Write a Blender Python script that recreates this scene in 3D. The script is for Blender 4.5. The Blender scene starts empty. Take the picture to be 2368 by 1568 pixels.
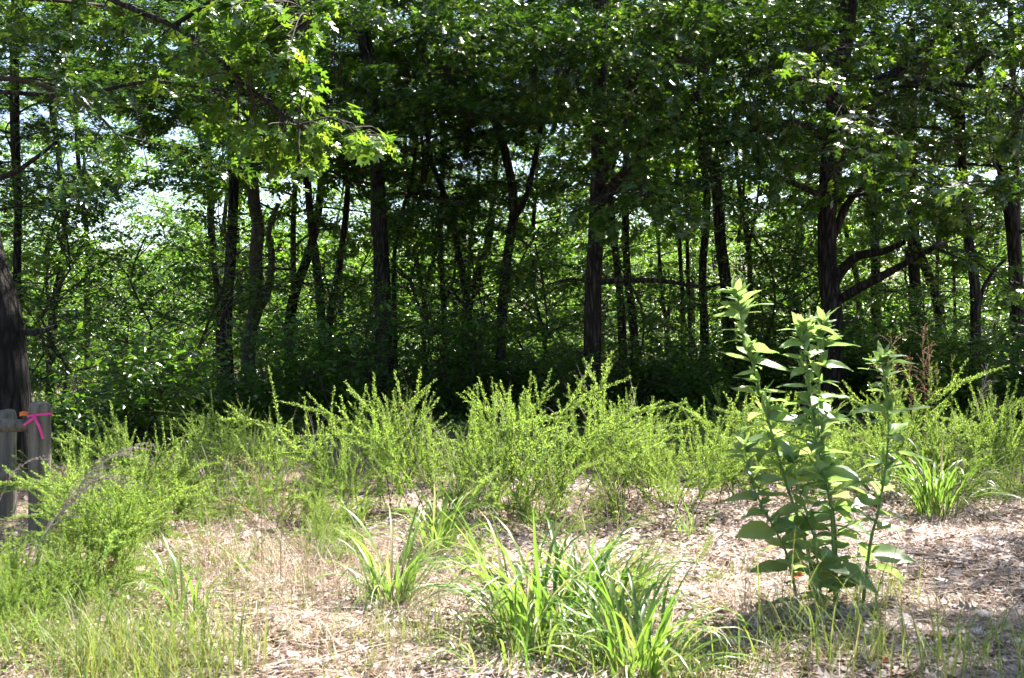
import bpy, math, random
import numpy as np
from mathutils import Vector, Matrix

# ------------------------------------------------------------------ camera, sky, sun, exposure
SC = bpy.context.scene
COL = SC.collection
CAM_Z = 1.6
FPX = 2538.0                      # focal length in pixels of a 2367 px wide picture
cam_d = bpy.data.cameras.new("camera")
cam = bpy.data.objects.new("camera", cam_d)
COL.objects.link(cam)
cam.location = (0, 0, CAM_Z)
cam.rotation_euler = (math.radians(90), 0, 0)
cam_d.sensor_width = 36.0
cam_d.lens = 36.0 * FPX / 2367.0
cam_d.clip_start = 0.05
cam_d.clip_end = 2000
cam_d.dof.use_dof = True
cam_d.dof.focus_distance = 19.0
cam_d.dof.aperture_fstop = 7.1
SC.camera = cam

SUN = Vector((0.45, 0.56, 0.95)).normalized()      # direction towards the sun
EL = math.asin(SUN.z)
AZ = math.atan2(SUN.x, SUN.y)
world = bpy.data.worlds.new("World")
SC.world = world
world.use_nodes = True
wn = world.node_tree
bg = wn.nodes["Background"]
sky = wn.nodes.new("ShaderNodeTexSky")
sky.sky_type = 'NISHITA'
sky.sun_disc = False
sky.sun_elevation = EL
sky.sun_rotation = AZ
sky.air_density = 1.0
sky.dust_density = 1.2
wn.links.new(sky.outputs[0], bg.inputs[0])
bg.inputs[1].default_value = 0.072
sun_d = bpy.data.lights.new("sun", 'SUN')
sun_d.energy = 5.0
sun_d.angle = math.radians(0.53)
sun_d.color = (1.0, 0.95, 0.86)
sun = bpy.data.objects.new("sun", sun_d)
COL.objects.link(sun)
sun.rotation_euler = (-SUN).to_track_quat('-Z', 'Y').to_euler()
SC.view_settings.view_transform = 'Standard'
SC.view_settings.look = 'None'
SC.view_settings.gamma = 1.0
SC.view_settings.use_curve_mapping = False
SC.view_settings.exposure = 2.22
SC.render.engine = 'CYCLES'
SC.cycles.max_bounces = 5
SC.cycles.diffuse_bounces = 3
SC.cycles.glossy_bounces = 1
SC.cycles.transmission_bounces = 3
SC.cycles.transparent_max_bounces = 4
SC.cycles.caustics_reflective = False
SC.cycles.caustics_refractive = False
SC.cycles.sample_clamp_indirect = 6.0
SC.cycles.use_denoising = True
SC.cycles.use_adaptive_sampling = True
SC.cycles.adaptive_threshold = 0.04
SC.cycles.adaptive_min_samples = 16
SC.cycles.debug_use_spatial_splits = True

# ------------------------------------------------------------------ helpers
rng = np.random.default_rng(7)
random.seed(7)


def gh(x, y):
    """ground height"""
    x = np.asarray(x, float); y = np.asarray(y, float)
    h = 0.05 * np.sin(x * 0.9 + 1.3) * np.sin(y * 0.7) + 0.03 * np.sin(x * 2.1 + y * 1.7)
    h = h + 0.018 * np.sin(x * 5.3 + 2 * np.sin(y * 2.2)) * np.sin(y * 4.7 + x) * (y < 14)
    h = h + 0.02 * np.clip(x - 1.5, 0, 8) * np.clip((y - 4) / 6, 0, 1) * np.clip((40 - y) / 20, 0, 1)
    h = h - 0.045 * np.clip(y - 24, 0, 50)
    t = np.clip((y - 95) / 90, 0, 1)
    h = h + (3 - 2 * t) * t * t * (15.0 + 2.5 * np.sin(x * 0.018 + 0.4))
    return h


def at(px, py, d):
    return np.array([(px - 1183.5) / FPX * d, d, CAM_Z - (py - 784.0) / FPX * d])


def gpt(px, d):
    x = (px - 1183.5) / FPX * d
    return np.array([x, d, float(gh(x, d))])


def mesh(name, V, F, smooth=False, mats=None):
    """F: list of (n,k) int arrays, or (array, material index)"""
    me = bpy.data.meshes.new(name)
    V = np.ascontiguousarray(V, dtype=np.float32)
    arrs, mi = [], []
    for f in F:
        m = 0
        if isinstance(f, tuple):
            f, m = f
        f = np.asarray(f, dtype=np.int32)
        if len(f):
            arrs.append(f); mi.append(np.full(len(f), m, np.int32))
    loops = np.concatenate([a.ravel() for a in arrs])
    tot = np.concatenate([np.full(len(a), a.shape[1], np.int32) for a in arrs])
    start = np.concatenate([[0], np.cumsum(tot)[:-1]]).astype(np.int32)
    me.vertices.add(len(V)); me.vertices.foreach_set("co", V.ravel())
    me.loops.add(len(loops)); me.loops.foreach_set("vertex_index", loops)
    me.polygons.add(len(tot))
    me.polygons.foreach_set("loop_start", start)
    me.polygons.foreach_set("loop_total", tot)
    me.polygons.foreach_set("material_index", np.concatenate(mi))
    if smooth:
        me.polygons.foreach_set("use_smooth", np.ones(len(tot), bool))
    for m in (mats or []):
        me.materials.append(m)
    me.update(calc_edges=True)
    return me


def obj(name, me, parent=None, loc=None, rot=None, scale=None, **props):
    o = bpy.data.objects.new(name, me)
    COL.objects.link(o)
    if parent is not None:
        o.parent = parent
    if loc is not None:
        o.location = [float(v) for v in loc]
    if rot is not None:
        o.rotation_euler = rot
    if scale is not None:
        o.scale = (scale,) * 3 if np.isscalar(scale) else scale
    for k, v in props.items():
        o[k] = v
    return o


def thing(name, label, cat, loc=(0, 0, 0), group=None, rot=None, scale=None):
    o = obj(name, None, None, loc, rot, scale, label=label, category=cat)
    o.empty_display_size = 0.2
    if group:
        o["group"] = group
    return o


def norm(v):
    return v / np.maximum(np.linalg.norm(v, axis=-1, keepdims=True), 1e-9)


def frames(direction, normal):
    """columns: side, direction, normal"""
    y = norm(direction)
    x = norm(np.cross(y, normal))
    z = np.cross(x, y)
    return np.stack([x, y, z], axis=-1)


def inst(TV, TF, pos, R, sc):
    TV = np.asarray(TV, float); TF = np.asarray(TF, int)
    n = len(pos)
    sc = np.broadcast_to(np.asarray(sc, float), (n,)) if np.ndim(sc) <= 1 else sc
    if np.ndim(sc) == 1:
        L = TV[None] * sc[:, None, None]
    else:
        L = TV[None] * sc[:, None, :]
    V = np.einsum('nij,nmj->nmi', R, L) + pos[:, None, :]
    F = TF[None] + (np.arange(n) * len(TV))[:, None, None]
    return V.reshape(-1, 3), F.reshape(-1, TF.shape[1])


class Bag:
    def __init__(s):
        s.V, s.F, s.n = [], [], 0

    def add(s, V, F, m=0):
        if len(V) == 0:
            return
        s.V.append(np.asarray(V, float)); s.F.append((np.asarray(F, int) + s.n, m)); s.n += len(V)

    def mesh(s, name, mats, smooth=False):
        return mesh(name, np.concatenate(s.V), s.F, smooth, mats)


def resample(P, step):
    P = np.asarray(P, float)
    # Catmull-Rom through the points
    Q = np.vstack([2 * P[0] - P[1], P, 2 * P[-1] - P[-2]])
    out = []
    for i in range(1, len(Q) - 2):
        L = np.linalg.norm(Q[i + 1] - Q[i])
        k = max(2, int(L / step))
        t = np.linspace(0, 1, k, endpoint=False)[:, None]
        a, b, c, d = Q[i - 1], Q[i], Q[i + 1], Q[i + 2]
        out.append(0.5 * ((2 * b) + (-a + c) * t + (2 * a - 5 * b + 4 * c - d) * t ** 2 + (-a + 3 * b - 3 * c + d) * t ** 3))
    out.append(P[-1:])
    return np.concatenate(out)


def tube(P, r, sides=6, rough=0.0, seed=0, cap=False):
    P = np.asarray(P, float); n = len(P)
    r = np.broadcast_to(np.asarray(r, float), (n,))
    T = norm(np.gradient(P, axis=0))
    ref = np.array([0.13, 0.97, 0.2]) if abs(T[0][2]) > 0.8 else np.array([0, 0, 1.0])
    X = norm(np.cross(T, ref)); Y = np.cross(T, X)
    a = np.linspace(0, 2 * np.pi, sides, endpoint=False)
    rr = np.repeat(r[:, None], sides, 1)
    if rough:
        g = np.random.default_rng(seed)
        ridge = g.normal(0, 1, (1, sides)) * 0.6 + np.cumsum(g.normal(0, 0.35, (n, sides)), 0) * 0.35
        low = np.sin(a[None] * 2 + np.linspace(0, 5, n)[:, None] + g.uniform(0, 6)) * 0.6
        rr = rr * (1 + rough * np.clip(ridge, -2, 2) + rough * low)
    V = P[:, None] + rr[..., None] * (np.cos(a)[None, :, None] * X[:, None] + np.sin(a)[None, :, None] * Y[:, None])
    i = np.arange(n - 1)[:, None] * sides; j = np.arange(sides)[None]; k = (j + 1) % sides
    F = np.stack([i + j, i + k, i + sides + k, i + sides + j], -1).reshape(-1, 4)
    V = V.reshape(-1, 3)
    if cap:
        return V, F, np.array([np.arange(sides)[::-1], (n - 1) * sides + np.arange(sides)])
    return V, F


def rand_unit(n, g):
    return norm(g.normal(size=(n, 3)))


# ------------------------------------------------------------------ materials
def nodes(name):
    m = bpy.data.materials.new(name)
    m.use_nodes = True
    nt = m.node_tree
    nt.nodes.clear()
    out = nt.nodes.new("ShaderNodeOutputMaterial")
    return m, nt, out


def ramp(nt, cols, pos=None):
    r = nt.nodes.new("ShaderNodeValToRGB")
    el = r.color_ramp.elements
    k = len(cols)
    pos = pos or [i / (k - 1) for i in range(k)]
    while len(el) < k:
        el.new(0.5)
    for e, c, p in zip(el, cols, pos):
        e.position = p
        e.color = (*c, 1)
    return r


def leaf_mat(name, cols, trans, tw=0.42, rough=0.42, spec=0.5, per_object=False, gain=1.0):
    """leaf: glossy diffuse face mixed with light shining through"""
    m, nt, out = nodes(name)
    N = nt.nodes.new
    if per_object:
        rnd = N("ShaderNodeObjectInfo").outputs["Random"]
    else:
        rnd = N("ShaderNodeNewGeometry").outputs["Random Per Island"]
    rc = ramp(nt, cols); nt.links.new(rnd, rc.inputs[0])
    rt = ramp(nt, trans); nt.links.new(rnd, rt.inputs[0])
    oi = N("ShaderNodeObjectInfo")
    hs = N("ShaderNodeHueSaturation")
    mr = N("ShaderNodeMapRange")
    mr.inputs[3].default_value = 0.80; mr.inputs[4].default_value = 1.2
    nt.links.new(oi.outputs["Random"], mr.inputs[0]); nt.links.new(mr.outputs[0], hs.inputs["Value"])
    nt.links.new(rc.outputs[0], hs.inputs["Color"])
    p = N("ShaderNodeBsdfPrincipled")
    nt.links.new(hs.outputs[0], p.inputs["Base Color"])
    p.inputs["Roughness"].default_value = rough
    p.inputs["Specular IOR Level"].default_value = spec
    t = N("ShaderNodeBsdfTranslucent")
    nt.links.new(rt.outputs[0], t.inputs[0])
    mx = N("ShaderNodeMixShader"); mx.inputs[0].default_value = tw
    nt.links.new(p.outputs[0], mx.inputs[1]); nt.links.new(t.outputs[0], mx.inputs[2])
    nt.links.new(mx.outputs[0], out.inputs[0])
    return m


def wood_mat(name, c0, c1, scale=(14, 14, 2.2), rough=0.9, bump=0.6, dist=0.03, plates=False):
    m, nt, out = nodes(name)
    N = nt.nodes.new
    tc = N("ShaderNodeTexCoord"); mp = N("ShaderNodeMapping")
    mp.inputs["Scale"].default_value = scale
    nt.links.new(tc.outputs["Object"], mp.inputs[0])
    n1 = N("ShaderNodeTexNoise"); n1.inputs["Scale"].default_value = 1.6; n1.inputs["Detail"].default_value = 6
    n1.inputs["Roughness"].default_value = 0.65
    nt.links.new(mp.outputs[0], n1.inputs["Vector"])
    v = N("ShaderNodeTexVoronoi"); v.inputs["Scale"].default_value = 1.1
    wp = N("ShaderNodeMix"); wp.data_type = 'RGBA'; wp.inputs[0].default_value = 0.22
    nt.links.new(mp.outputs[0], wp.inputs[6]); nt.links.new(n1.outputs["Color"], wp.inputs[7])
    nt.links.new(wp.outputs[2], v.inputs["Vector"])
    if plates:
        v.feature = 'DISTANCE_TO_EDGE'
    mul = N("ShaderNodeMath"); mul.operation = 'MULTIPLY_ADD'
    mul.inputs[1].default_value = 1.3 if plates else 0.45
    nt.links.new(v.outputs["Distance"], mul.inputs[0]); 
    sub = N("ShaderNodeMath"); sub.operation = 'SUBTRACT'; sub.inputs[1].default_value = 0.30 if plates else 0.18
    nt.links.new(n1.outputs[0], sub.inputs[0]); nt.links.new(sub.outputs[0], mul.inputs[2])
    rc = ramp(nt, [c0, c1], [0.25, 0.75]); nt.links.new(mul.outputs[0], rc.inputs[0])
    p = N("ShaderNodeBsdfPrincipled")
    nt.links.new(rc.outputs[0], p.inputs["Base Color"])
    p.inputs["Roughness"].default_value = rough
    p.inputs["Specular IOR Level"].default_value = 0.2
    b = N("ShaderNodeBump"); b.inputs["Strength"].default_value = bump; b.inputs["Distance"].default_value = dist
    nt.links.new(mul.outputs[0], b.inputs["Height"]); nt.links.new(b.outputs[0], p.inputs["Normal"])
    nt.links.new(p.outputs[0], out.inputs[0])
    return m


def plain(name, col, rough=0.6, trans=None, tw=0.3, spec=0.3):
    m, nt, out = nodes(name)
    p = nt.nodes.new("ShaderNodeBsdfPrincipled")
    n = nt.nodes.new("ShaderNodeTexNoise"); n.inputs["Scale"].default_value = 30
    r = ramp(nt, [tuple(c * 0.8 for c in col), tuple(min(1, c * 1.2) for c in col)], [0.3, 0.7])
    nt.links.new(n.outputs[0], r.inputs[0]); nt.links.new(r.outputs[0], p.inputs["Base Color"])
    p.inputs["Roughness"].default_value = rough
    p.inputs["Specular IOR Level"].default_value = spec
    s = p.outputs[0]
    if trans:
        t = nt.nodes.new("ShaderNodeBsdfTranslucent"); t.inputs[0].default_value = (*trans, 1)
        mx = nt.nodes.new("ShaderNodeMixShader"); mx.inputs[0].default_value = tw
        nt.links.new(s, mx.inputs[1]); nt.links.new(t.outputs[0], mx.inputs[2]); s = mx.outputs[0]
    nt.links.new(s, out.inputs[0])
    return m


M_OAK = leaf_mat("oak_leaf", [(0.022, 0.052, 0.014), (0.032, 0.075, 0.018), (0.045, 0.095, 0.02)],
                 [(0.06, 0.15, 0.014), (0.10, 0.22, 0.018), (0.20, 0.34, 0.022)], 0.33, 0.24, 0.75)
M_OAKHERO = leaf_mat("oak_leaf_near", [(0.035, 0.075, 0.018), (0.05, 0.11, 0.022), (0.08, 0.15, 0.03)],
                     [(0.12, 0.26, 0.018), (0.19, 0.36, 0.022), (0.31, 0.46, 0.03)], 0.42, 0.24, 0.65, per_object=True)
M_FAR = leaf_mat("woodland_leaf", [(0.035, 0.075, 0.016), (0.05, 0.105, 0.02), (0.07, 0.13, 0.025)],
                 [(0.12, 0.28, 0.02), (0.19, 0.38, 0.025), (0.33, 0.50, 0.03)], 0.45, 0.3, 0.5)
M_SHRUB = leaf_mat("shrub_leaf", [(0.028, 0.07, 0.016), (0.04, 0.09, 0.02), (0.055, 0.115, 0.024)],
                   [(0.10, 0.25, 0.02), (0.16, 0.35, 0.024), (0.27, 0.45, 0.03)], 0.42, 0.3, 0.55)
M_HILL = leaf_mat("hill_leaf", [(0.05, 0.09, 0.03), (0.07, 0.12, 0.035), (0.085, 0.14, 0.04)],
                  [(0.14, 0.24, 0.03), (0.2, 0.3, 0.04), (0.24, 0.34, 0.05)], 0.35, 0.6, 0.2)
M_WAND = leaf_mat("feathery_leaflet", [(0.115, 0.20, 0.05), (0.165, 0.265, 0.065), (0.24, 0.32, 0.085)],
                  [(0.27, 0.44, 0.06), (0.36, 0.53, 0.075), (0.49, 0.60, 0.10)], 0.46, 0.5, 0.3)
M_GRASS = leaf_mat("grass_blade", [(0.075, 0.145, 0.032), (0.10, 0.18, 0.04), (0.14, 0.22, 0.05), (0.15, 0.22, 0.05), (0.36, 0.29, 0.16)],
                   [(0.14, 0.30, 0.03), (0.18, 0.36, 0.035), (0.26, 0.43, 0.05), (0.28, 0.44, 0.05), (0.4, 0.33, 0.15)], 0.40, 0.36, 0.45, per_object=True)
M_FINE = leaf_mat("fine_grass", [(0.08, 0.14, 0.03), (0.13, 0.19, 0.045), (0.24, 0.22, 0.09)],
                  [(0.22, 0.34, 0.04), (0.30, 0.40, 0.05), (0.42, 0.38, 0.14)], 0.4, 0.5, 0.3)
M_WEED = leaf_mat("weed_leaf", [(0.09, 0.165, 0.055), (0.115, 0.20, 0.07), (0.15, 0.235, 0.085)],
                  [(0.24, 0.39, 0.09), (0.31, 0.47, 0.12), (0.41, 0.56, 0.15)], 0.44, 0.38, 0.6, per_object=True)
M_WEEDSTEM = plain("weed_stem", (0.16, 0.24, 0.07), 0.5, (0.25, 0.35, 0.08), 0.2)
M_LITTER = leaf_mat("dead_leaf", [(0.08, 0.052, 0.042), (0.29, 0.215, 0.185), (0.46, 0.375, 0.345), (0.60, 0.525, 0.50), (0.36, 0.265, 0.23), (0.19, 0.115, 0.09)],
                    [(0.2, 0.12, 0.06), (0.36, 0.26, 0.17), (0.4, 0.3, 0.2), (0.3, 0.18, 0.09)], 0.15, 0.6, 0.25)
M_STRAW = leaf_mat("dry_straw", [(0.30, 0.21, 0.16), (0.46, 0.35, 0.28), (0.55, 0.47, 0.41)],
                   [(0.3, 0.22, 0.12), (0.4, 0.3, 0.18), (0.45, 0.35, 0.22)], 0.2, 0.6, 0.25)
M_SEED = leaf_mat("seed_head", [(0.30, 0.19, 0.10), (0.42, 0.30, 0.18), (0.5, 0.40, 0.28)],
                  [(0.35, 0.22, 0.10), (0.45, 0.32, 0.18), (0.5, 0.4, 0.25)], 0.3, 0.6, 0.2)
M_PLUME = leaf_mat("grey_plume", [(0.22, 0.17, 0.16), (0.32, 0.26, 0.24), (0.40, 0.34, 0.30)],
                   [(0.25, 0.2, 0.18), (0.3, 0.25, 0.22), (0.35, 0.3, 0.25)], 0.2, 0.6, 0.2)
M_PINKSEED = leaf_mat("reddish_seed", [(0.26, 0.14, 0.10), (0.36, 0.22, 0.16), (0.42, 0.32, 0.2)],
                      [(0.3, 0.16, 0.1), (0.4, 0.25, 0.15), (0.45, 0.35, 0.2)], 0.3, 0.6, 0.2)
M_BARK = wood_mat("oak_bark", (0.014, 0.012, 0.0105), (0.085, 0.076, 0.066), (15, 15, 2.6), 0.9, 1.0, 0.05, True)
M_BARKDARK = wood_mat("dark_furrowed_bark", (0.010, 0.009, 0.008), (0.045, 0.040, 0.036), (13, 13, 2.2), 0.95, 1.0, 0.06, True)
M_BARKRED = wood_mat("reddish_bark", (0.015, 0.0115, 0.0095), (0.082, 0.064, 0.052), (15, 15, 2.6), 0.9, 1.0, 0.05, True)
M_BARKDEAD = wood_mat("pale_bark", (0.03, 0.026, 0.022), (0.13, 0.112, 0.095))
M_TWIG = wood_mat("twig_bark", (0.022, 0.017, 0.013), (0.07, 0.056, 0.043), (20, 20, 6), 0.9, 0.2, 0.01)
M_GREYTWIG = wood_mat("grey_twig", (0.15, 0.12, 0.10), (0.34, 0.28, 0.24), (20, 20, 6), 0.9, 0.2, 0.01)
M_POST = wood_mat("weathered_post", (0.045, 0.041, 0.033), (0.175, 0.158, 0.13), (26, 26, 1.6), 0.85, 0.35, 0.01)
M_PINK = plain("pink_tape", (0.85, 0.06, 0.36), 0.35, (0.9, 0.08, 0.4), 0.35, 0.5)
M_ORANGE = plain("orange_tape", (0.85, 0.22, 0.02), 0.35, (0.9, 0.25, 0.02), 0.35, 0.5)
M_REDLEAF = plain("red_dead_leaf", (0.55, 0.10, 0.03), 0.5, (0.6, 0.12, 0.03), 0.3)


def ground_mat():
    m, nt, out = nodes("ground_soil")
    N = nt.nodes.new
    tc = N("ShaderNodeTexCoord")
    n1 = N("ShaderNodeTexNoise"); n1.inputs["Scale"].default_value = 22; n1.inputs["Detail"].default_value = 8
    n1.inputs["Roughness"].default_value = 0.7
    n2 = N("ShaderNodeTexNoise"); n2.inputs["Scale"].default_value = 0.8; n2.inputs["Detail"].default_value = 4
    v = N("ShaderNodeTexVoronoi"); v.inputs["Scale"].default_value = 26
    for n in (n1, n2, v):
        nt.links.new(tc.outputs["Object"], n.inputs["Vector"])
    r1 = ramp(nt, [(0.07, 0.046, 0.036), (0.19, 0.135, 0.105), (0.34, 0.26, 0.22)], [0.3, 0.5, 0.72])
    nt.links.new(n1.outputs[0], r1.inputs[0])
    r2 = ramp(nt, [(0.55, 0.5, 0.45), (1.0, 0.97, 0.92)], [0.35, 0.65])
    nt.links.new(n2.outputs[0], r2.inputs[0])
    mx = N("ShaderNodeMix"); mx.data_type = 'RGBA'; mx.blend_type = 'MULTIPLY'; mx.inputs[0].default_value = 1
    nt.links.new(r1.outputs[0], mx.inputs[6]); nt.links.new(r2.outputs[0], mx.inputs[7])
    p = N("ShaderNodeBsdfPrincipled"); p.inputs["Roughness"].default_value = 0.95
    nt.links.new(mx.outputs[2], p.inputs["Base Color"])
    b = N("ShaderNodeBump"); b.inputs["Strength"].default_value = 0.8; b.inputs["Distance"].default_value = 0.03
    nt.links.new(v.outputs["Distance"], b.inputs["Height"]); nt.links.new(b.outputs[0], p.inputs["Normal"])
    nt.links.new(p.outputs[0], out.inputs[0])
    return m


# ------------------------------------------------------------------ ground
ys = np.concatenate([np.linspace(-8, 14, 220), np.linspace(14.5, 60, 60), np.linspace(62, 260, 50), [400, 900]])
xs = np.concatenate([[-900, -300], np.linspace(-160, -16, 40), np.linspace(-15, 15, 300), np.linspace(16, 160, 40), [300, 900]])
GX, GY = np.meshgrid(xs, ys)
GZ = gh(GX, GY)
nx, ny = len(xs), len(ys)
i = np.arange(ny - 1)[:, None] * nx; j = np.arange(nx - 1)[None]
GF = np.stack([i + j, i + j + 1, i + nx + j + 1, i + nx + j], -1).reshape(-1, 4)
obj("ground", mesh("ground", np.stack([GX, GY, GZ], -1).reshape(-1, 3), [GF], True, [ground_mat()]), kind="structure")

# ------------------------------------------------------------------ leaf templates
# cheap lobed oak leaf: a spine with pointed lobes either side (unit length along y)
_sp = [0.0, 0.22, 0.48, 0.74, 0.92]
OAK_V = [(0, y, -0.04 * math.sin(y * 3)) for y in _sp]
OAK_T = []
_tips = [(0.20, 0.30), (0.33, 0.60), (0.27, 0.88), (0.05, 1.05)]
for k, (tx, ty) in enumerate(_tips):
    OAK_V += [(tx, ty, 0.07), (-tx, ty, 0.07)]
    a, b = 5 + 2 * k, 6 + 2 * k
    OAK_T += [(k, a, k + 1), (k + 1, b, k)]
KITE_V = [(0, 0, 0), (0.27, 0.45, 0.05), (0, 1, -0.06), (-0.27, 0.45, 0.05)]
KITE_T = [(0, 1, 2), (0, 2, 3)]
OVAL_V = [(0, 0, 0), (0.24, 0.28, 0.06), (0.2, 0.68, 0.04), (0, 1, -0.08), (-0.2, 0.68, 0.04), (-0.24, 0.28, 0.06), (0, 0.45, 0)]
OVAL_T = [(0, 1, 6), (1, 2, 6), (2, 3, 6), (3, 4, 6), (4, 5, 6), (5, 0, 6)]


def leaf_field(pos, g, TV, TF, size, tilt=0.55, out=None, droop=0.35):
    n = len(pos)
    a = g.uniform(0, 2 * np.pi, n)
    d = np.stack([np.cos(a), np.sin(a), np.zeros(n)], -1)
    if out is not None:
        d = norm(d + out * 0.8)
    d[:, 2] += g.normal(-droop, 0.35, n)
    nn = np.stack([g.normal(0, tilt, n), g.normal(0, tilt, n), np.ones(n)], -1)
    return inst(TV, TF, pos, frames(d, nn), size * g.uniform(0.65, 1.25, n))


# ------------------------------------------------------------------ crown prefabs: limbs (bark) and crown (leaves)
def build_crown(seed, H, R, nl, base_frac, TV, TF, size, leafmat, k, lowdroop=0.0, spread=0.30, name="oak", twigs=True, top=0.42, merged=False):
    g = np.random.default_rng(seed)
    wood = Bag(); pts = []; outs = []
    sway = g.normal(0, 0.25, (5, 2)); sway[0] = 0
    lead = np.array([[sway[q, 0], sway[q, 1], H * q / 4] for q in range(5)])
    lead = resample(lead, 0.6)
    r0 = 0.008 * H
    V, F = tube(lead, np.linspace(r0, 0.02, len(lead)), 7, 0.06, seed); wood.add(V, F)
    az = g.uniform(0, 6)
    for q in range(nl):
        t = base_frac + (1 - base_frac) * ((q + g.uniform(0, 0.8)) / nl) * 0.97
        z = t * H
        az += 2.4 + g.normal(0, 0.35)
        prof = math.sin(math.pi * min(1, 0.22 + 0.78 * t)) ** 0.7 * (1.0 if t < 0.55 else 1.25 - 0.45 * t)
        L = R * prof * g.uniform(0.75, 1.2) + 0.4
        rise = -0.12 * lowdroop + 0.18 + 0.75 * t + g.normal(0, 0.12)
        base = np.array([np.interp(z, lead[:, 2], lead[:, 0]), np.interp(z, lead[:, 2], lead[:, 1]), z])
        dirh = np.array([math.cos(az), math.sin(az), 0])
        P = [base]; dcur = norm(dirh + np.array([0, 0, rise]))
        for s in range(5):
            P.append(P[-1] + dcur * L / 5)
            dcur = norm(dcur + g.normal(0, 0.16, 3) + np.array([0, 0, -0.10 * (1 - t)]))
        P = resample(np.array(P), 0.6)
        V, F = tube(P, np.linspace(max(0.016, r0 * 0.5 * (1 - 0.6 * t)), 0.008, len(P)), 5, 0.05, seed + q); wood.add(V, F)
        ns = max(4, int(L * 2.2))
        for s in range(ns):
            u = 0.25 + 0.75 * (s + g.uniform(0, 1)) / ns
            b = P[min(len(P) - 1, int(u * (len(P) - 1)))]
            tang = norm(P[min(len(P) - 1, int(u * (len(P) - 1)) + 1)] - P[max(0, int(u * (len(P) - 1)) - 1)])
            side = norm(np.cross(tang, [0, 0, 1])) * (1 if s % 2 else -1)
            l2 = (0.18 + 0.30 * (1 - abs(u - 0.55))) * L * g.uniform(0.6, 1.2) + 0.2
            d2 = norm(tang * 0.7 + side * g.uniform(0.5, 1.1) + np.array([0, 0, g.normal(0.02, 0.28)]))
            Q = np.array([b, b + d2 * l2 * 0.5, b + d2 * l2 + np.array([0, 0, -0.08 * l2])])
            if twigs:
                V, F = tube(Q, [0.012, 0.008, 0.004], 3); wood.add(V, F)
            m = max(2, int(l2 / (0.22 if twigs else 0.3) * (1.0 if t < 0.45 else top)))
            for e in range(m):
                w = 0.25 + 0.75 * (e + g.uniform(0, 1)) / m
                pts.append(b + d2 * l2 * w); outs.append(d2)
    pts = np.array(pts); outs = np.array(outs)
    P = np.repeat(pts, k, 0); O = np.repeat(outs, k, 0)
    P = P + g.normal(0, 1, P.shape) * np.array([spread, spread, spread * 0.5]) * 0.62
    V, F = leaf_field(P, g, TV, TF, size, 0.5, O)
    b = Bag(); b.add(V, F)
    print(name, "leaves", len(P), "tris", len(F))
    if merged:
        WV = np.concatenate(wood.V)
        b.V.append(WV)
        b.F += [(FF + b.n, 1) for FF, _ in wood.F]
        b.n += len(WV)
        return None, b.mesh(name + "_crown", [leafmat, M_TWIG])
    return (wood.mesh(name + "_limbs", [M_TWIG], True), b.mesh(name + "_leaves", [leafmat]))


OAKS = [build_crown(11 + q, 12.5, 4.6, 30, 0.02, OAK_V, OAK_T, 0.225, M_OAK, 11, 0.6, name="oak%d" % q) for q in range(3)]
FARS = [build_crown(41 + q, 12.0, 3.6, 28, 0.0, KITE_V, KITE_T, 0.19, M_FAR, 20, 0.6, 0.26, twigs=False, top=0.55, merged=True, name="far%d" % q) for q in range(4)]
SAPS = [build_crown(71 + q, 4.2, 1.7, 20, 0.12, OVAL_V, OVAL_T, 0.13, M_SHRUB, 10, 0.2, 0.24, merged=True, name="sap%d" % q) for q in range(3)]


# ------------------------------------------------------------------ shrubs
def build_shrub(seed, h, r, nst, size, k):
    g = np.random.default_rng(seed)
    wood = Bag(); pts = []; outs = []
    for s in range(nst):
        a = g.uniform(0, 6.28); lean = g.uniform(0.15, 0.9)
        L = h * g.uniform(0.6, 1.1)
        d = norm(np.array([math.cos(a) * lean, math.sin(a) * lean, 1.0]))
        P = np.array([[0, 0, -0.1], d * L * 0.35, d * L * 0.7 + [0, 0, -0.02], d * L + [0.05 * g.normal(), 0.05 * g.normal(), -0.15 * lean]])
        P[:, :2] += g.normal(0, 0.12, 2)
        P = resample(P, 0.3)
        V, F = tube(P, np.linspace(0.014, 0.004, len(P)), 4); wood.add(V, F)
        for e in range(6 + int(L * 5)):
            u = g.uniform(0.12, 1.0)
            b = P[int(u * (len(P) - 1))]
            aa = g.uniform(0, 6.28)
            d2 = norm(np.array([math.cos(aa), math.sin(aa), g.uniform(-0.1, 0.6)]))
            l2 = r * g.uniform(0.25, 0.7)
            V, F = tube(np.array([b, b + d2 * l2]), [0.006, 0.003], 3); wood.add(V, F)
            for w in np.arange(0.3, 1.05, 0.2):
                pts.append(b + d2 * l2 * w); outs.append(d2)
    P = np.repeat(np.array(pts), k, 0); O = np.repeat(np.array(outs), k, 0)
    P = P + g.normal(0, 0.07, P.shape)
    P[:, 2] = np.abs(P[:, 2] - 0.02) + 0.02
    V, F = leaf_field(P, g, OVAL_V, OVAL_T, size, 0.45, O, 0.25)
    b = Bag(); b.add(V, F)
    return wood.mesh("shrub_stems", [M_TWIG], True), b.mesh("shrub_leaves", [M_SHRUB])


SHRUBS = [build_shrub(101, 1.7, 0.9, 12, 0.105, 3), build_shrub(102, 1.5, 1.0, 13, 0.12, 3),
          build_shrub(103, 2.1, 0.9, 12, 0.09, 3), build_shrub(104, 1.2, 0.8, 11, 0.085, 3)]


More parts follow.
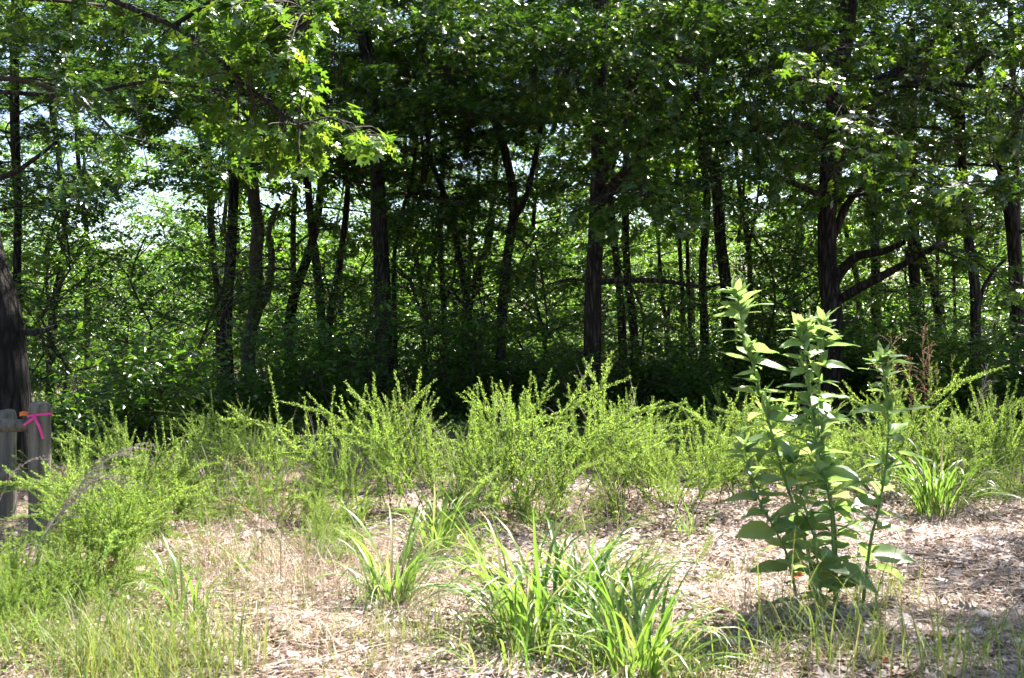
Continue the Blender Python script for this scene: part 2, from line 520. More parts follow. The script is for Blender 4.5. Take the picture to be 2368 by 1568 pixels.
# ------------------------------------------------------------------ trees
def trunk_mesh(paths, bark, seed, z_extra=0.4):
    """paths: list of (points, r0, r1)"""
    b = Bag()
    for q, (P, r0, r1) in enumerate(paths):
        P = resample(np.array(P, float), 0.22)
        n = len(P)
        u = np.linspace(0, 1, n)
        r = r0 + (r1 - r0) * u
        if q == 0:
            hgt = P[:, 2] - P[0, 2]
            r = r * (1 + 0.55 * np.exp(-np.maximum(hgt - 0.15, 0) / 0.35))
        V, F = tube(P, r, 26 if r0 > 0.14 else 14 if r0 > 0.08 else 8, 0.055, seed + q)
        b.add(V, F)
    return b.mesh("trunk", [bark], True)


def limb_obj(parent, pts, r0, r1, bark, seed, name="limb"):
    P = resample(np.array(pts, float) - np.array(parent.location), 0.18)
    V, F = tube(P, np.linspace(r0, r1, len(P)), 9, 0.06, seed)
    return obj(name, mesh(name, V, [F], True, [bark]), parent)


def tree(name, label, cat, stems, d, w_px, prefab, crown_z, crown_s=1.0, bark=None, group=None, seed=0, kind_list=None, base_px=None, top_z=None):
    """stems: list of pixel polylines [(px,py),...] from the ground up, at distance d; w_px: trunk width in pixels"""
    bark = bark or M_BARK
    g = np.random.default_rng(seed + 900)
    base = gpt(stems[0][0][0], d)
    root = thing(name, label, cat, base, group)
    paths = []
    for q, st in enumerate(stems):
        P = [at(px, py, d) for px, py in st]
        if q == 0:
            P[0] = base + np.array([0, 0, -0.25])
        for e in range(1, len(P)):
            P[e][1] += g.normal(0, 0.12) + 0.03 * e
        wdt = w_px if np.isscalar(w_px) else w_px[q]
        r = wdt / FPX * d / 2
        if P[-1][2] > 5.0 and q == 0 or top_z:
            dirn = norm(P[-1] - P[-2]); dirn = norm(dirn * 0.5 + np.array([0, 0, 0.8]))
            zt = top_z or 9.5
            if P[-1][2] < zt:
                P.append(P[-1] + dirn * (zt - P[-1][2]))
        paths.append(([p - base for p in P], r, r * 0.55))
    obj("trunk", trunk_mesh(paths, bark, seed), root)
    if prefab is not None:
        P0 = np.array(paths[0][0])
        zz = crown_z - base[2]
        cx = np.interp(zz + 2, P0[:, 2], P0[:, 0]); cy = np.interp(zz + 2, P0[:, 2], P0[:, 1])
        rz = g.uniform(0, 6.28)
        li, lv = prefab
        if li:
            obj("limbs", li, root, (cx, cy, zz), (0, 0, rz), crown_s)
        obj("crown", lv, root, (cx, cy, zz), (0, 0, rz), crown_s)
    return root


def pick(lst, k):
    return lst[k % len(lst)]


T = {}
T["left"] = tree("oak_tree", "thick dark oak trunk at the photo's edge behind the log fence", "tree",
     [[(44, 1060), (32, 850), (8, 700), (-28, 600), (-95, 400), (-190, 100)]], 13.0, 78, OAKS[0], 4.2, 1.0, M_BARKDARK, seed=1)
T["mid"] = tree("oak_tree", "straight grey oak trunk, thickest in the photo's left half, bare to the bushes", "tree",
     [[(890, 980), (884, 700), (874, 450), (862, 280), (845, 120), (838, 0)]], 23.5, 44, OAKS[1], 3.8, 0.95, seed=2)
T["centre"] = tree("oak_tree", "straight brown oak trunk with one thin level limb, just left of the tall weed", "tree",
     [[(1372, 1000), (1371, 800), (1374, 650), (1380, 500), (1386, 300), (1390, 50)]], 20.0, 43, OAKS[2], 3.9, 0.8, M_BARKRED, seed=3)
T["right"] = tree("oak_tree", "big oak behind the tall weed with two limbs sweeping to one side", "tree",
     [[(1925, 950), (1922, 750), (1915, 620), (1912, 450), (1935, 250), (1960, 60)]], 21.0, 52, OAKS[0], 4.0, 0.66, M_BARKRED, seed=4)
# limbs of the four big oaks
limb_obj(T["centre"], [at(1385, 652, 20), at(1450, 648, 19.7), at(1530, 650, 19.5), at(1640, 664, 19.2), at(1700, 640, 19)], 0.055, 0.02, M_BARKRED, 31)
limb_obj(T["centre"], [at(1372, 655, 20), at(1320, 645, 19.7), at(1260, 660, 19.5)], 0.03, 0.012, M_BARKRED, 32)
limb_obj(T["centre"], [at(1384, 470, 20), at(1450, 395, 19.6), at(1520, 310, 19.2), at(1600, 230, 19), at(1680, 150, 18.7)], 0.12, 0.05, M_BARKRED, 33)
limb_obj(T["centre"], [at(1386, 430, 20), at(1420, 360, 19.6), at(1440, 240, 19.5), at(1500, 120, 19.4)], 0.09, 0.04, M_BARKRED, 34)
limb_obj(T["right"], [at(1925, 655, 21), at(1950, 620, 20.8), at(1985, 590, 20.6), at(2040, 582, 20.2), at(2090, 560, 19.8)], 0.11, 0.05, M_BARKRED, 35)
limb_obj(T["right"], [at(1930, 700, 21), at(1975, 672, 20.6), at(2040, 638, 20.2), at(2110, 600, 19.8), at(2180, 560, 19.2)], 0.10, 0.04, M_BARKRED, 36)
limb_obj(T["right"], [at(1910, 460, 21), at(1870, 440, 20.6), at(1800, 412, 20.2), at(1740, 415, 19.8)], 0.08, 0.03, M_BARKRED, 37)
limb_obj(T["right"], [at(1920, 560, 21), at(1945, 500, 21), at(1975, 450, 20.8), at(2040, 400, 20.4)], 0.09, 0.04, M_BARKRED, 38)
limb_obj(T["right"], [at(1930, 330, 21), at(1850, 290, 20.5), at(1720, 300, 19.8), at(1680, 330, 19.3)], 0.12, 0.05, M_BARKRED, 39)
limb_obj(T["right"], [at(1930, 300, 21), at(2020, 220, 20.4), at(2110, 130, 20), at(2200, 60, 19.6)], 0.12, 0.05, M_BARKRED, 40)
limb_obj(T["right"], [at(1940, 240, 21), at(2040, 180, 20.4), at(2190, 190, 20), at(2300, 110, 19.6)], 0.09, 0.04, M_BARKRED, 41)
limb_obj(T["mid"], [at(850, 160, 23.5), at(830, 90, 23.3), at(780, 30, 23)], 0.10, 0.05, M_BARK, 42)
limb_obj(T["left"], [at(22, 760, 13), at(80, 770, 12.8), at(130, 755, 12.6)], 0.05, 0.025, M_BARK, 43)
limb_obj(T["left"], [at(-90, 440, 13), at(30, 400, 12.7), at(130, 330, 12.4)], 0.035, 0.02, M_BARKRED, 44)

mids = [
 ("slim dark trunk rising behind the thick oak at the photo's edge", [[(42, 780), (38, 640), (30, 470), (26, 300)]], 24, 22, M_BARK),
 ("thin dark trunk alone in the leafy gap right of the edge oak", [[(205, 800), (200, 700), (198, 560), (180, 420), (172, 300)]], 33, 15, M_BARK),
 ("slender leaning trunk close beside the straight dark oak trunk", [[(515, 800), (505, 690), (490, 550), (480, 400), (470, 200)]], 30, 22, M_BARK),
 ("straight dark oak trunk with dead twigs, beside the trunk with a knothole", [[(530, 900), (528, 750), (530, 600), (534, 400), (540, 200), (545, 60)]], 25.5, 31, M_BARK),
 ("pale forked tree with a knothole low on its trunk", [[(572, 850), (576, 780), (590, 700), (588, 600), (592, 520), (580, 430)], [(590, 720), (612, 690), (626, 600), (622, 540), (640, 470)]], 27, [36, 20], M_BARKDEAD),
 ("twin-stemmed tree opening in a narrow V from one base", [[(752, 880), (745, 780), (732, 650), (716, 480), (705, 300)], [(754, 850), (765, 740), (780, 620), (796, 480), (806, 350)]], 26.5, [22, 21], M_BARK),
 ("thin reddish sapling trunk hugging the thickest left-half oak", [[(915, 930), (912, 780), (908, 600), (930, 480), (955, 380)]], 25, 12, M_BARKRED),
 ("slim forked trunk with a dark Y, shortest of the stems by the grey oak", [[(980, 800), (980, 720), (975, 660), (960, 590), (945, 500)], [(982, 690), (990, 640), (1008, 570), (1015, 470)]], 31, [13, 9], M_BARK),
 ("thin crooked brown trunk beside the long leaning stem", [[(1028, 840), (1028, 760), (1024, 680), (1018, 560), (1022, 430)], [(1026, 700), (1048, 650), (1056, 560)]], 29, [16, 8], M_BARKRED),
 ("long slender stem leaning across between the grey oak and forked oak", [[(1106, 920), (1095, 820), (1075, 680), (1055, 560), (1035, 470), (1000, 380), (985, 280)]], 25, 17, M_BARK),
 ("dark oak forking into two wide arms midway between the two big trunks", [[(1152, 900), (1160, 740), (1172, 600), (1188, 480), (1172, 370), (1140, 270), (1090, 190), (1045, 60)], [(1186, 510), (1215, 460), (1240, 350), (1258, 230), (1262, 120)]], 24.5, [27, 15], M_BARK),
 ("thin dark stem seen low behind the leaves left of the brown oak", [[(1270, 860), (1258, 780), (1238, 700), (1232, 600)]], 30, 11, M_BARK),
 ("left one of two dark trunks standing close behind the brown oak", [[(1442, 860), (1438, 760), (1430, 640), (1415, 500), (1410, 300)]], 27, 21, M_BARK),
 ("right one of two dark trunks standing close behind the brown oak", [[(1474, 870), (1466, 760), (1452, 640), (1445, 480), (1450, 300)]], 28, 21, M_BARK),
 ("short forked dark stem far back under the long level limb", [[(1545, 830), (1540, 760), (1530, 690), (1525, 600)], [(1541, 760), (1548, 700), (1552, 640)]], 36, [16, 10], M_BARK),
 ("slim trunk, left of a tight pair under the end of the level limb", [[(1580, 800), (1578, 700), (1572, 590), (1570, 450)]], 33, 12, M_BARK),
 ("slim trunk, right of a tight pair under the end of the level limb", [[(1600, 800), (1594, 700), (1588, 590), (1590, 450)]], 34, 11, M_BARK),
 ("dark straight trunk showing just above the tall weed's tip", [[(1632, 900), (1630, 760), (1630, 620), (1632, 480), (1625, 300)]], 26, 23, M_BARK),
 ("broad dark trunk directly behind the tall weed's highest tip", [[(1690, 900), (1684, 700), (1668, 560), (1660, 450), (1640, 300), (1625, 150)]], 25, 32, M_BARK),
 ("thin Y-forked tree against the bright sky gap over the weed", [[(1735, 820), (1732, 640), (1728, 560), (1712, 480), (1705, 380)], [(1729, 570), (1745, 500), (1752, 420)]], 32, [14, 9], M_BARK),
 ("slim leaning stem between the sweeping limbs of the big oak", [[(1985, 760), (1980, 680), (1972, 600), (1952, 520), (1945, 400)]], 33, 14, M_BARK),
 ("dark trunk behind the lower sweeping limb of the big oak", [[(2032, 820), (2030, 700), (2028, 560), (2020, 400)]], 30, 24, M_BARK),
 ("wide pale grey trunk half hidden in leaves beyond the sweeping limbs", [[(2106, 820), (2108, 700), (2112, 600), (2115, 450), (2110, 300)]], 28, 31, M_BARK),
 ("very thin stem beyond the wide pale grey trunk", [[(2210, 820), (2206, 700), (2200, 580)]], 31, 10, M_BARK),
 ("dark trunk with a low side fork near the photo's far edge", [[(2252, 920), (2254, 780), (2248, 660), (2240, 540), (2235, 400)], [(2258, 740), (2275, 680), (2300, 630), (2330, 600)]], 23, [26, 13], M_BARK),
]
for q, (lab, st, d, w, bark) in enumerate(mids):
    pre = pick(FARS, q) if d > 25.6 else pick(OAKS, q)
    cs = 0.62 + 0.25 * ((q * 37) % 10) / 10
    big = (w if np.isscalar(w) else w[0]) > 20
    T[q] = tree("forest_tree", lab, "tree", st, d, w, pre, 4.7 + 0.25 * ((q * 13) % 7) if big else 3.9 + 0.25 * ((q * 13) % 7),
         cs if big else cs * 0.75, bark, seed=20 + q)
# the knothole on the pale forked tree
kt = T[4]
a = np.linspace(0, 2 * np.pi, 14, endpoint=False)
kp = at(578, 795, 26.62) - np.array(kt.location)
ring = np.stack([0.085 * np.cos(a), np.zeros(14), 0.12 * np.sin(a)], -1) + kp
V, F = tube(np.vstack([ring, ring[:2]]), 0.03, 7)
obj("knothole_rim", mesh("knothole_rim", V, [F], True, [M_BARKDEAD]), kt)
# dead twigs on the straight dark trunk
g = np.random.default_rng(5)
tb = Bag()
for q in range(26):
    p0 = at(530, g.uniform(560, 820), 25.1) - np.array(T[3].location)
    d0 = norm(np.array([g.normal(0, 1), -abs(g.normal(0, 0.5)), g.normal(-0.1, 0.5)]))
    L = g.uniform(0.3, 0.9)
    pp = [p0 - 0.1 * d0, p0 + d0 * L * 0.4, p0 + d0 * L * 0.7 + g.normal(0, 0.08, 3), p0 + d0 * L + g.normal(0, 0.15, 3)]
    V, F = tube(resample(pp, 0.1), 0.006, 4); tb.add(V, F)
obj("dead_twigs", tb.mesh("dead_twigs", [M_GREYTWIG], True), T[3], kind="stuff")

# deeper wood: trees copied behind the front ones
g = np.random.default_rng(77)
back = []
tries = 0
while len(back) < 62 and tries < 4000:
    tries += 1
    d = g.uniform(29, 35) if g.uniform() < 0.1 else g.uniform(45, 80)
    x = g.uniform(-0.62, 0.62) * d
    px = 1183.5 + x / d * FPX
    if abs(px - 285) < 75 or abs(px - 1745) < 75:
        continue
    if all((x - bx) ** 2 + (d - by) ** 2 > (3.4 + d * 0.025) ** 2 for bx, by in back):
        back.append((x, d))
generic = []
for q in range(4):
    gg = np.random.default_rng(300 + q)
    P = np.array([[0, 0, -0.3], [gg.normal(0, 0.15), 0, 2.5], [gg.normal(0, 0.4), 0, 5], [gg.normal(0, 0.5), 0, 9]])
    generic.append(trunk_mesh([(P, 0.14 + 0.03 * q, 0.07)], M_BARK, 300 + q))
for q, (x, d) in enumerate(back):
    z = float(gh(x, d))
    far = d > 45
    root = thing("forest_tree", "sunlit leafy tree far back in the dip behind the wood" if far else "leafy tree standing deeper in the wood behind the front trunks",
                 "tree", (x, d, z), "trees far back in the dip" if far else "trees deeper in the wood")
    s = g.uniform(0.55, 1.0) * (0.9 if not far else 1.0)
    rz = g.uniform(0, 6.28)
    obj("trunk", generic[q % 4], root, rot=(0, 0, rz))
    li, lv = FARS[(q * 3 + 1) % 4]
    cz = g.uniform(1.2, 3.2) if far else g.uniform(2.0, 3.8)
    obj("crown", lv, root, (0, 0, cz), (0, 0, rz), s)

# side trees just out of frame that close the wood and shade it
for q, (x, d, s, lab) in enumerate([(12.8, 17.5, 0.95, "leafy oak reaching in from beyond the photo's right edge"),
                                    (11.5, 25, 1.0, "oak crown filling the upper corner behind the seed grass"),
                                    (-13.0, 22, 1.0, "oak crown darkening the upper corner beyond the fence"),
                                    ]):
    root = thing("oak_tree", lab, "tree", (x, d, float(gh(x, d))))
    obj("trunk", generic[3 - q], root)
    li, lv = OAKS[(q + 1) % 3]
    cz = (3.4, 3.4, 2.6, 2.4)[q]
    obj("limbs", li, root, (0, 0, cz), (0, 0, 1.3 * q), s)
    obj("crown", lv, root, (0, 0, cz), (0, 0, 1.3 * q), s)

# saplings in the understorey
g = np.random.default_rng(91)
for q in range(60):
    d = g.uniform(27, 42) if q < 44 else g.uniform(20.5, 27); x = g.uniform(-0.52, 0.52) * d
    s = g.uniform(0.6, 1.25) * (1.0 if q < 44 else 0.85)
    root = thing("sapling", "young leafy sapling filling the understorey between trunks", "sapling", (x, d, float(gh(x, d)) - 0.1), "understorey saplings")
    li, lv = SAPS[q % 3]
    rz = g.uniform(0, 6.28)
    obj("crown", lv, root, None, (0, 0, rz), s)

root = thing("oak_tree", "young oak just outside the photo that shades the bottom corner", "tree", (6.5, 8.7, 0.1))
obj("trunk", generic[0], root, None, None, 0.8)
obj("limbs", OAKS[0][0], root, (0, 0, 3.6), None, 0.45)
obj("crown", OAKS[0][1], root, (0, 0, 3.6), None, 0.45)
obj("crown", OAKS[2][1], root, (0.9, 0.3, 3.9), (0, 0, 2.0), 0.45)

# unseen second crown added above the edge oak to shade its lower limbs
obj("crown", OAKS[1][1], T["left"], Vector((-4.6, 12.6, 7.3)) - T["left"].location, (0, 0, 0.6), 0.62)
obj("limbs", OAKS[1][0], T["left"], Vector((-4.6, 12.6, 7.3)) - T["left"].location, (0, 0, 0.6), 0.62)

# ------------------------------------------------------------------ wooded hill across the valley
g = np.random.default_rng(55)
cs, ps = [], []
for q in range(520):
    y = g.uniform(84, 190); x = g.uniform(-0.6, 0.6) * y
    c = np.array([x, y, float(gh(x, y)) + 2.2]); r = g.uniform(2.2, 4.0)
    n = 170
    u = rand_unit(n, g); u[:, 2] = np.abs(u[:, 2]) * 1.2 - 0.2
    ps.append(c + u * r * g.uniform(0.75, 1.08, (n, 1)))
P = np.concatenate(ps)
V, F = leaf_field(P, g, KITE_V, KITE_T, 0.95, 0.7)
obj("distant_woods", mesh("distant_woods", V, [F], False, [M_HILL]), kind="stuff", label="hazy wooded hillside across the valley", category="woods")

# ------------------------------------------------------------------ shrubs at the wood's edge
shr = [
 (300, 15.5, 0, 1.15, "pale green broad-leaved shrub right of the fence post"),
 (400, 17.5, 1, 1.1, "glossy broad-leaved shrub second from the fence post"),
 (150, 15.0, 3, 1.1, "low shrub directly behind the ribboned fence post"),
 (520, 19.0, 2, 0.75, "leafy shrub under the straight dark trunk with dead twigs"),
 (640, 18.5, 1, 0.95, "dark dense shrub in front of the knothole tree"),
 (760, 19.5, 0, 1.4, "dark dense shrub below the narrow V of twin stems"),
 (960, 21.5, 3, 1.3, "yellow-tinged shrub just right of the thick grey oak"),
 (1060, 21, 0, 0.75, "leafy shrub at the foot of the long leaning stem"),
 (1190, 22, 1, 0.8, "shrub at the foot of the forking dark oak"),
 (1280, 21.5, 3, 1.3, "bright shrub just left of the brown oak's foot"),
 (1445, 20.5, 2, 0.85, "whitish-lit shrub just right of the brown oak's foot"),
 (1560, 21.5, 0, 0.8, "dark shrub between the brown oak and the tall weed"),
 (1650, 20, 1, 0.95, "dark shrub directly behind the tall weed's left side"),
 (1800, 22.5, 2, 1.1, "shrub behind the tall weed's gap between stems"),
 (2000, 21.5, 1, 1.35, "glossy rounded shrub right of the big oak's trunk"),
 (2120, 19, 0, 1.2, "dark shrub behind the reddish seed grass"),
 (2230, 20, 2, 1.15, "dark shrub at the foot of the side-forked trunk"),
 (2340, 17.5, 1, 1.2, "dim brownish shrub at the photo's edge above the dry weeds"),
]
g = np.random.default_rng(17)
for q, (px, d, k, s, lab) in enumerate(shr):
    b = gpt(px, d)
    root = thing("woodland_shrub", lab, "shrub", b, "shrubs along the wood's edge")
    rz = g.uniform(0, 6.28)
    obj("stems", SHRUBS[k][0], root, None, (0, 0, rz), s)
    obj("foliage", SHRUBS[k][1], root, None, (0, 0, rz), s)
for q in range(46):
    d = g.uniform(19.5, 40); x = g.uniform(-0.5, 0.5) * d; s = g.uniform(0.45, 1.5); k = q % 4
    root = thing("woodland_shrub", "leafy shrub deep in the shade under the trees", "shrub", (x, d, float(gh(x, d))), "shrubs deep in the wood")
    rz = g.uniform(0, 6.28)
    obj("stems", SHRUBS[k][0], root, None, (0, 0, rz), s)
    obj("foliage", SHRUBS[k][1], root, None, (0, 0, rz), s)
# low ground cover under the trees
n = 26000
y = g.uniform(14.5, 42, n); x = g.uniform(-0.55, 0.55, n) * y
hh = np.abs(g.normal(0, 0.22, n)) * np.clip((y - 13) / 4, 0.2, 1)
V, F = leaf_field(np.stack([x, y, gh(x, y) + hh], -1), g, OVAL_V, OVAL_T, 0.10, 0.5)
obj("undergrowth", mesh("undergrowth", V, [F], False, [M_SHRUB]), kind="stuff", label="low leafy undergrowth covering the shaded forest floor", category="undergrowth")

# ------------------------------------------------------------------ near oak sprays: each large leaf its own part
def hero_leaf(seed):
    g = np.random.default_rng(seed)
    # one half outline of a pointed-lobed oak leaf, then mirrored
    half = [(0.012, 0.0), (0.05, 0.16), (0.19, 0.22), (0.26, 0.31), (0.085, 0.36), (0.10, 0.44), (0.33, 0.50), (0.40, 0.64),
            (0.24, 0.60), (0.10, 0.64), (0.12, 0.72), (0.26, 0.84), (0.22, 0.88), (0.09, 0.85), (0.05, 0.93)]
    V, T_ = [], []
    bend = g.uniform(0.1, 0.35); cup = g.uniform(-0.1, 0.25)
    f = lambda x, y: (x, y, cup * abs(x) - bend * y * y + 0.03 * math.sin(9 * y + seed))
    spine = [f(0, y) for y in (-0.12, 0.1, 0.36, 0.62, 0.85, 1.03)]
    V += spine
    def sidx(y):
        return min(range(6), key=lambda q: abs((-0.12, 0.1, 0.36, 0.62, 0.85, 1.03)[q] - y))
    for s in (1, -1):
        idx = []
        for x, y in half:
            V.append(f(s * x * g.uniform(0.88, 1.12), y + g.uniform(-0.02, 0.02))); idx.append((len(V) - 1, y))
        pv, py = idx[0]; ps_ = sidx(py)
        T_.append((0, pv, 1) if s > 0 else (0, 1, pv))
        cur = 1
        for v, y in idx[1:]:
            T_.append((pv, v, cur) if s > 0 else (pv, cur, v))
            ns = sidx(y)
            while cur < ns:
                T_.append((v, cur + 1, cur) if s > 0 else (v, cur, cur + 1)); cur += 1
            pv = v
        T_.append((pv, 5, cur) if s > 0 else (pv, cur, 5))
    return mesh("oak_leaf", np.array(V), [np.array(T_)], False, [M_OAKHERO])


HERO = [hero_leaf(q) for q in range(5)]
def hero_bag_leaf(q):
    me = HERO[q]
    return np.array([v.co[:] for v in me.vertices]), np.array([p.vertices[:] for p in me.polygons])


HT = [hero_bag_leaf(q) for q in range(5)]


def hero_sprays(root, clusters, limbs, seed, nparts, size, mat_bulk):
    """clusters: (px,py,d,r_px,n_sprays). Leaves hang in tufts at the ends of twigs that reach back to the nearest limb."""
    g = np.random.default_rng(seed)
    L0 = np.array(root.location)
    limb_pts = np.concatenate([resample(np.array(l), 0.15) for l in limbs])
    tw = Bag(); leaves = []
    for (px, py, d, r, ns) in clusters:
        for s in range(ns):
            rr = r * math.sqrt(g.uniform(0, 1)); a = g.uniform(0, 6.28)
            tip = at(px + rr * math.cos(a), py + rr * math.sin(a) * 0.7, d + g.normal(0, 0.5))
            near = limb_pts[np.argmin(np.linalg.norm(limb_pts - tip - np.array([0, 0, 0.2]), axis=1))]
            v = tip - near
            L = np.linalg.norm(v)
            if L > 1.4:
                near = tip - v / L * 1.4 * g.uniform(0.4, 1)
            mid = (near + tip) / 2 + np.array([0, 0, 0.08 * min(L, 1.4)]) + g.normal(0, 0.04, 3)
            P = resample(np.array([near, mid, tip]), 0.12) - L0
            V, F = tube(P, np.linspace(0.011, 0.004, len(P)), 4); tw.add(V, F)
            k = g.integers(7, 13)
            hd = norm(v * np.array([1, 1, 0.3]))
            for e in range(k):
                u = 1 - abs(g.normal(0, 0.13))
                b = near + (tip - near) * u
                aa = g.uniform(0, 6.28)
                dl = norm(hd * 0.7 + np.array([math.cos(aa), math.sin(aa), 0]) * 0.9 + np.array([0, 0, g.normal(-0.35, 0.35)]))
                nn = norm(np.array([g.normal(0, 0.45), g.normal(0, 0.45) , 1.0]))
                leaves.append((b + dl * 0.03 - L0, dl, nn, size * g.uniform(0.7, 1.2)))
    obj("twigs", tw.mesh("twigs", [M_TWIG], True), root, kind="stuff")
    g.shuffle(leaves)
    bulk = Bag()
    for q, (p, dl, nn, s) in enumerate(leaves):
        R = frames(dl[None], nn[None])[0]
        if q < nparts:
            M = Matrix(R.tolist()).to_4x4()
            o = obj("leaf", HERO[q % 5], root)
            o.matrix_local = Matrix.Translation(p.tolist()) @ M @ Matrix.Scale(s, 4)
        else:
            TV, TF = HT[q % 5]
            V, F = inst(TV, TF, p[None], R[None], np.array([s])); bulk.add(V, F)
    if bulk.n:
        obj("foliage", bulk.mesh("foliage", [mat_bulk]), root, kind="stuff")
    print("hero leaves", len(leaves))


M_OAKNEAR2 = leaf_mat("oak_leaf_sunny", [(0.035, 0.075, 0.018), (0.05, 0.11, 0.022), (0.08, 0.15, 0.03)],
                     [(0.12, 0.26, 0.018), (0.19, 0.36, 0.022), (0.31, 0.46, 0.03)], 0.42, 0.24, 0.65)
# limbs of the edge oak that reach over the clearing
l1 = [at(-215, 20, 13), at(60, -90, 12.3), at(270, 5, 11.6), at(400, 60, 11.2), at(490, 120, 11), at(560, 190, 10.8), at(690, 290, 10.6)]
l2 = [at(400, 60, 11.2), at(520, -10, 11), at(640, -20, 10.8), at(720, 40, 10.6)]
l3 = [at(-155, 200, 13), at(150, 220, 12.5), at(330, 190, 12), at(450, 200, 11.6), at(620, 230, 11.4), at(780, 280, 11.2), at(860, 330, 11)]
for q, (l, r0, r1) in enumerate([(l1, 0.055, 0.012), (l2, 0.025, 0.008), (l3, 0.03, 0.010)]):
    limb_obj(T["left"], l, r0, r1, M_BARK, 50 + q)
limb_obj(T["left"], [at(280, 10, 11.6), at(300, 130, 11.5), at(312, 240, 11.4), at(350, 430, 11.3), at(368, 490, 11.3)], 0.008, 0.003, M_TWIG, 57)
limb_obj(T["left"], [at(470, 30, 11), at(450, 110, 10.9), at(448, 170, 10.9), at(420, 220, 10.9)], 0.014, 0.006, M_TWIG, 58)
hero_sprays(T["left"], [(560, 60, 10.8, 110, 26), (660, 60, 10.6, 80, 24), (640, 150, 10.6, 80, 22), (690, 210, 10.6, 50, 8), (480, 130, 11, 60, 8), (430, 110, 11, 40, 4),
                        (640, 320, 11, 110, 20), (760, 290, 11.1, 80, 16), (850, 330, 11, 45, 9), (520, 270, 11.3, 80, 12), (690, 380, 11.1, 60, 5),
                        (380, 150, 11.6, 90, 6), (720, 20, 10.7, 50, 8),
                        (120, 40, 12.6, 120, 8), (330, 60, 12, 90, 8)],
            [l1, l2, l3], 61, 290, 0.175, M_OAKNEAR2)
r1 = [at(1930, 300, 21), at(2000, 310, 19), at(2060, 350, 17.5), at(2140, 420, 16.5), at(2230, 440, 15.8), at(2340, 450, 15.2)]
r2 = [at(1935, 200, 21), at(1900, 150, 19), at(1860, 130, 17.5), at(1880, 200, 16.8), at(1960, 260, 16.2)]
r3 = [at(2180, 560, 19.2), at(2160, 570, 17.5), at(2200, 590, 16.5), at(2250, 610, 16)]
r4 = [at(2190, 190, 20), at(2260, 200, 18), at(2330, 200, 16.5), at(2380, 240, 15.8)]
r5 = [at(1930, 260, 21), at(1880, 200, 19.8), at(1800, 150, 18.8), at(1720, 180, 18.2)]
r6 = [at(2020, 220, 20.4), at(2080, 200, 19), at(2160, 210, 18), at(2240, 240, 17.4)]
for q, l in enumerate([r1, r2, r3, r4, r5, r6]):
    limb_obj(T["right"], l, 0.05, 0.012, M_BARKRED, 70 + q)
hero_sprays(T["right"], [(1870, 160, 16, 75, 18), (1950, 290, 15.6, 70, 14), (2050, 370, 15.8, 80, 18), (2140, 430, 15.5, 80, 20), (2240, 450, 15.2, 80, 20),
                         (2330, 440, 15.4, 60, 12), (2170, 530, 17, 70, 12), (2230, 600, 16.2, 45, 8), (2330, 210, 16.3, 70, 12), (2340, 320, 16, 70, 12), (2340, 90, 16.4, 60, 8),
                         (2000, 430, 17.4, 60, 6), (2090, 490, 17, 50, 8), (1960, 210, 17, 40, 6),
                         (1800, 90, 18, 110, 26), (1720, 230, 18.5, 100, 22), (1790, 340, 18.5, 90, 18), (1960, 100, 18, 110, 24), (2100, 120, 18, 120, 26),
                         (2350, 660, 17.5, 60, 10), (1850, 450, 19, 90, 14)],
            [r1, r2, r3, r4, r5, r6], 62, 290, 0.19, M_OAKNEAR2)
c1 = [at(1388, 480, 20), at(1430, 440, 18.5), at(1490, 440, 17.5), at(1560, 470, 16.8), at(1610, 510, 16.4)]
c2 = [at(1388, 300, 20), at(1420, 260, 19), at(1480, 200, 18.4), at(1560, 130, 18)]
c3 = [at(1386, 280, 20), at(1350, 220, 19.2), at(1300, 180, 18.7), at(1240, 170, 18.6)]
limb_obj(T["centre"], c2, 0.04, 0.012, M_BARKRED, 81)
limb_obj(T["centre"], c3, 0.04, 0.012, M_BARKRED, 82)
limb_obj(T["centre"], c1, 0.045, 0.012, M_BARKRED, 80)
hero_sprays(T["centre"], [(1500, 430, 17.2, 60, 10), (1560, 480, 16.8, 60, 14), (1450, 500, 17.6, 70, 10), (1590, 520, 16.5, 40, 8), (1360, 520, 18, 70, 8),
                          (1300, 100, 18.3, 120, 26), (1430, 80, 18, 120, 28), (1570, 60, 18, 110, 24), (1330, 240, 18.3, 110, 22), (1480, 220, 18, 110, 24), (1600, 200, 18, 90, 18),
                          (1400, 350, 18.2, 100, 20), (1290, 360, 18.6, 80, 12), (1530, 340, 18, 80, 14), (1230, 180, 18.8, 90, 14)],
            [c1, c2, c3], 63, 200, 0.19, M_OAKNEAR2)

m1 = [at(860, 260, 23.5), at(900, 220, 22.3), at(960, 180, 21.6), at(1030, 170, 21.2)]
m2 = [at(864, 300, 23.5), at(820, 260, 22.5), at(780, 230, 21.8), at(740, 240, 21.4)]
limb_obj(T["mid"], m1, 0.04, 0.012, M_BARK, 83)
limb_obj(T["mid"], m2, 0.04, 0.012, M_BARK, 84)
hero_sprays(T["mid"], [(870, 60, 21.5, 110, 26), (980, 90, 21.3, 110, 24), (1060, 180, 21.2, 90, 16), (930, 200, 21.5, 90, 18), (820, 180, 21.6, 80, 14), (960, 300, 21.5, 80, 12), (880, 310, 22, 70, 10), (1080, 60, 21.2, 90, 14)],
            [m1, m2], 64, 120, 0.19, M_OAKNEAR2)

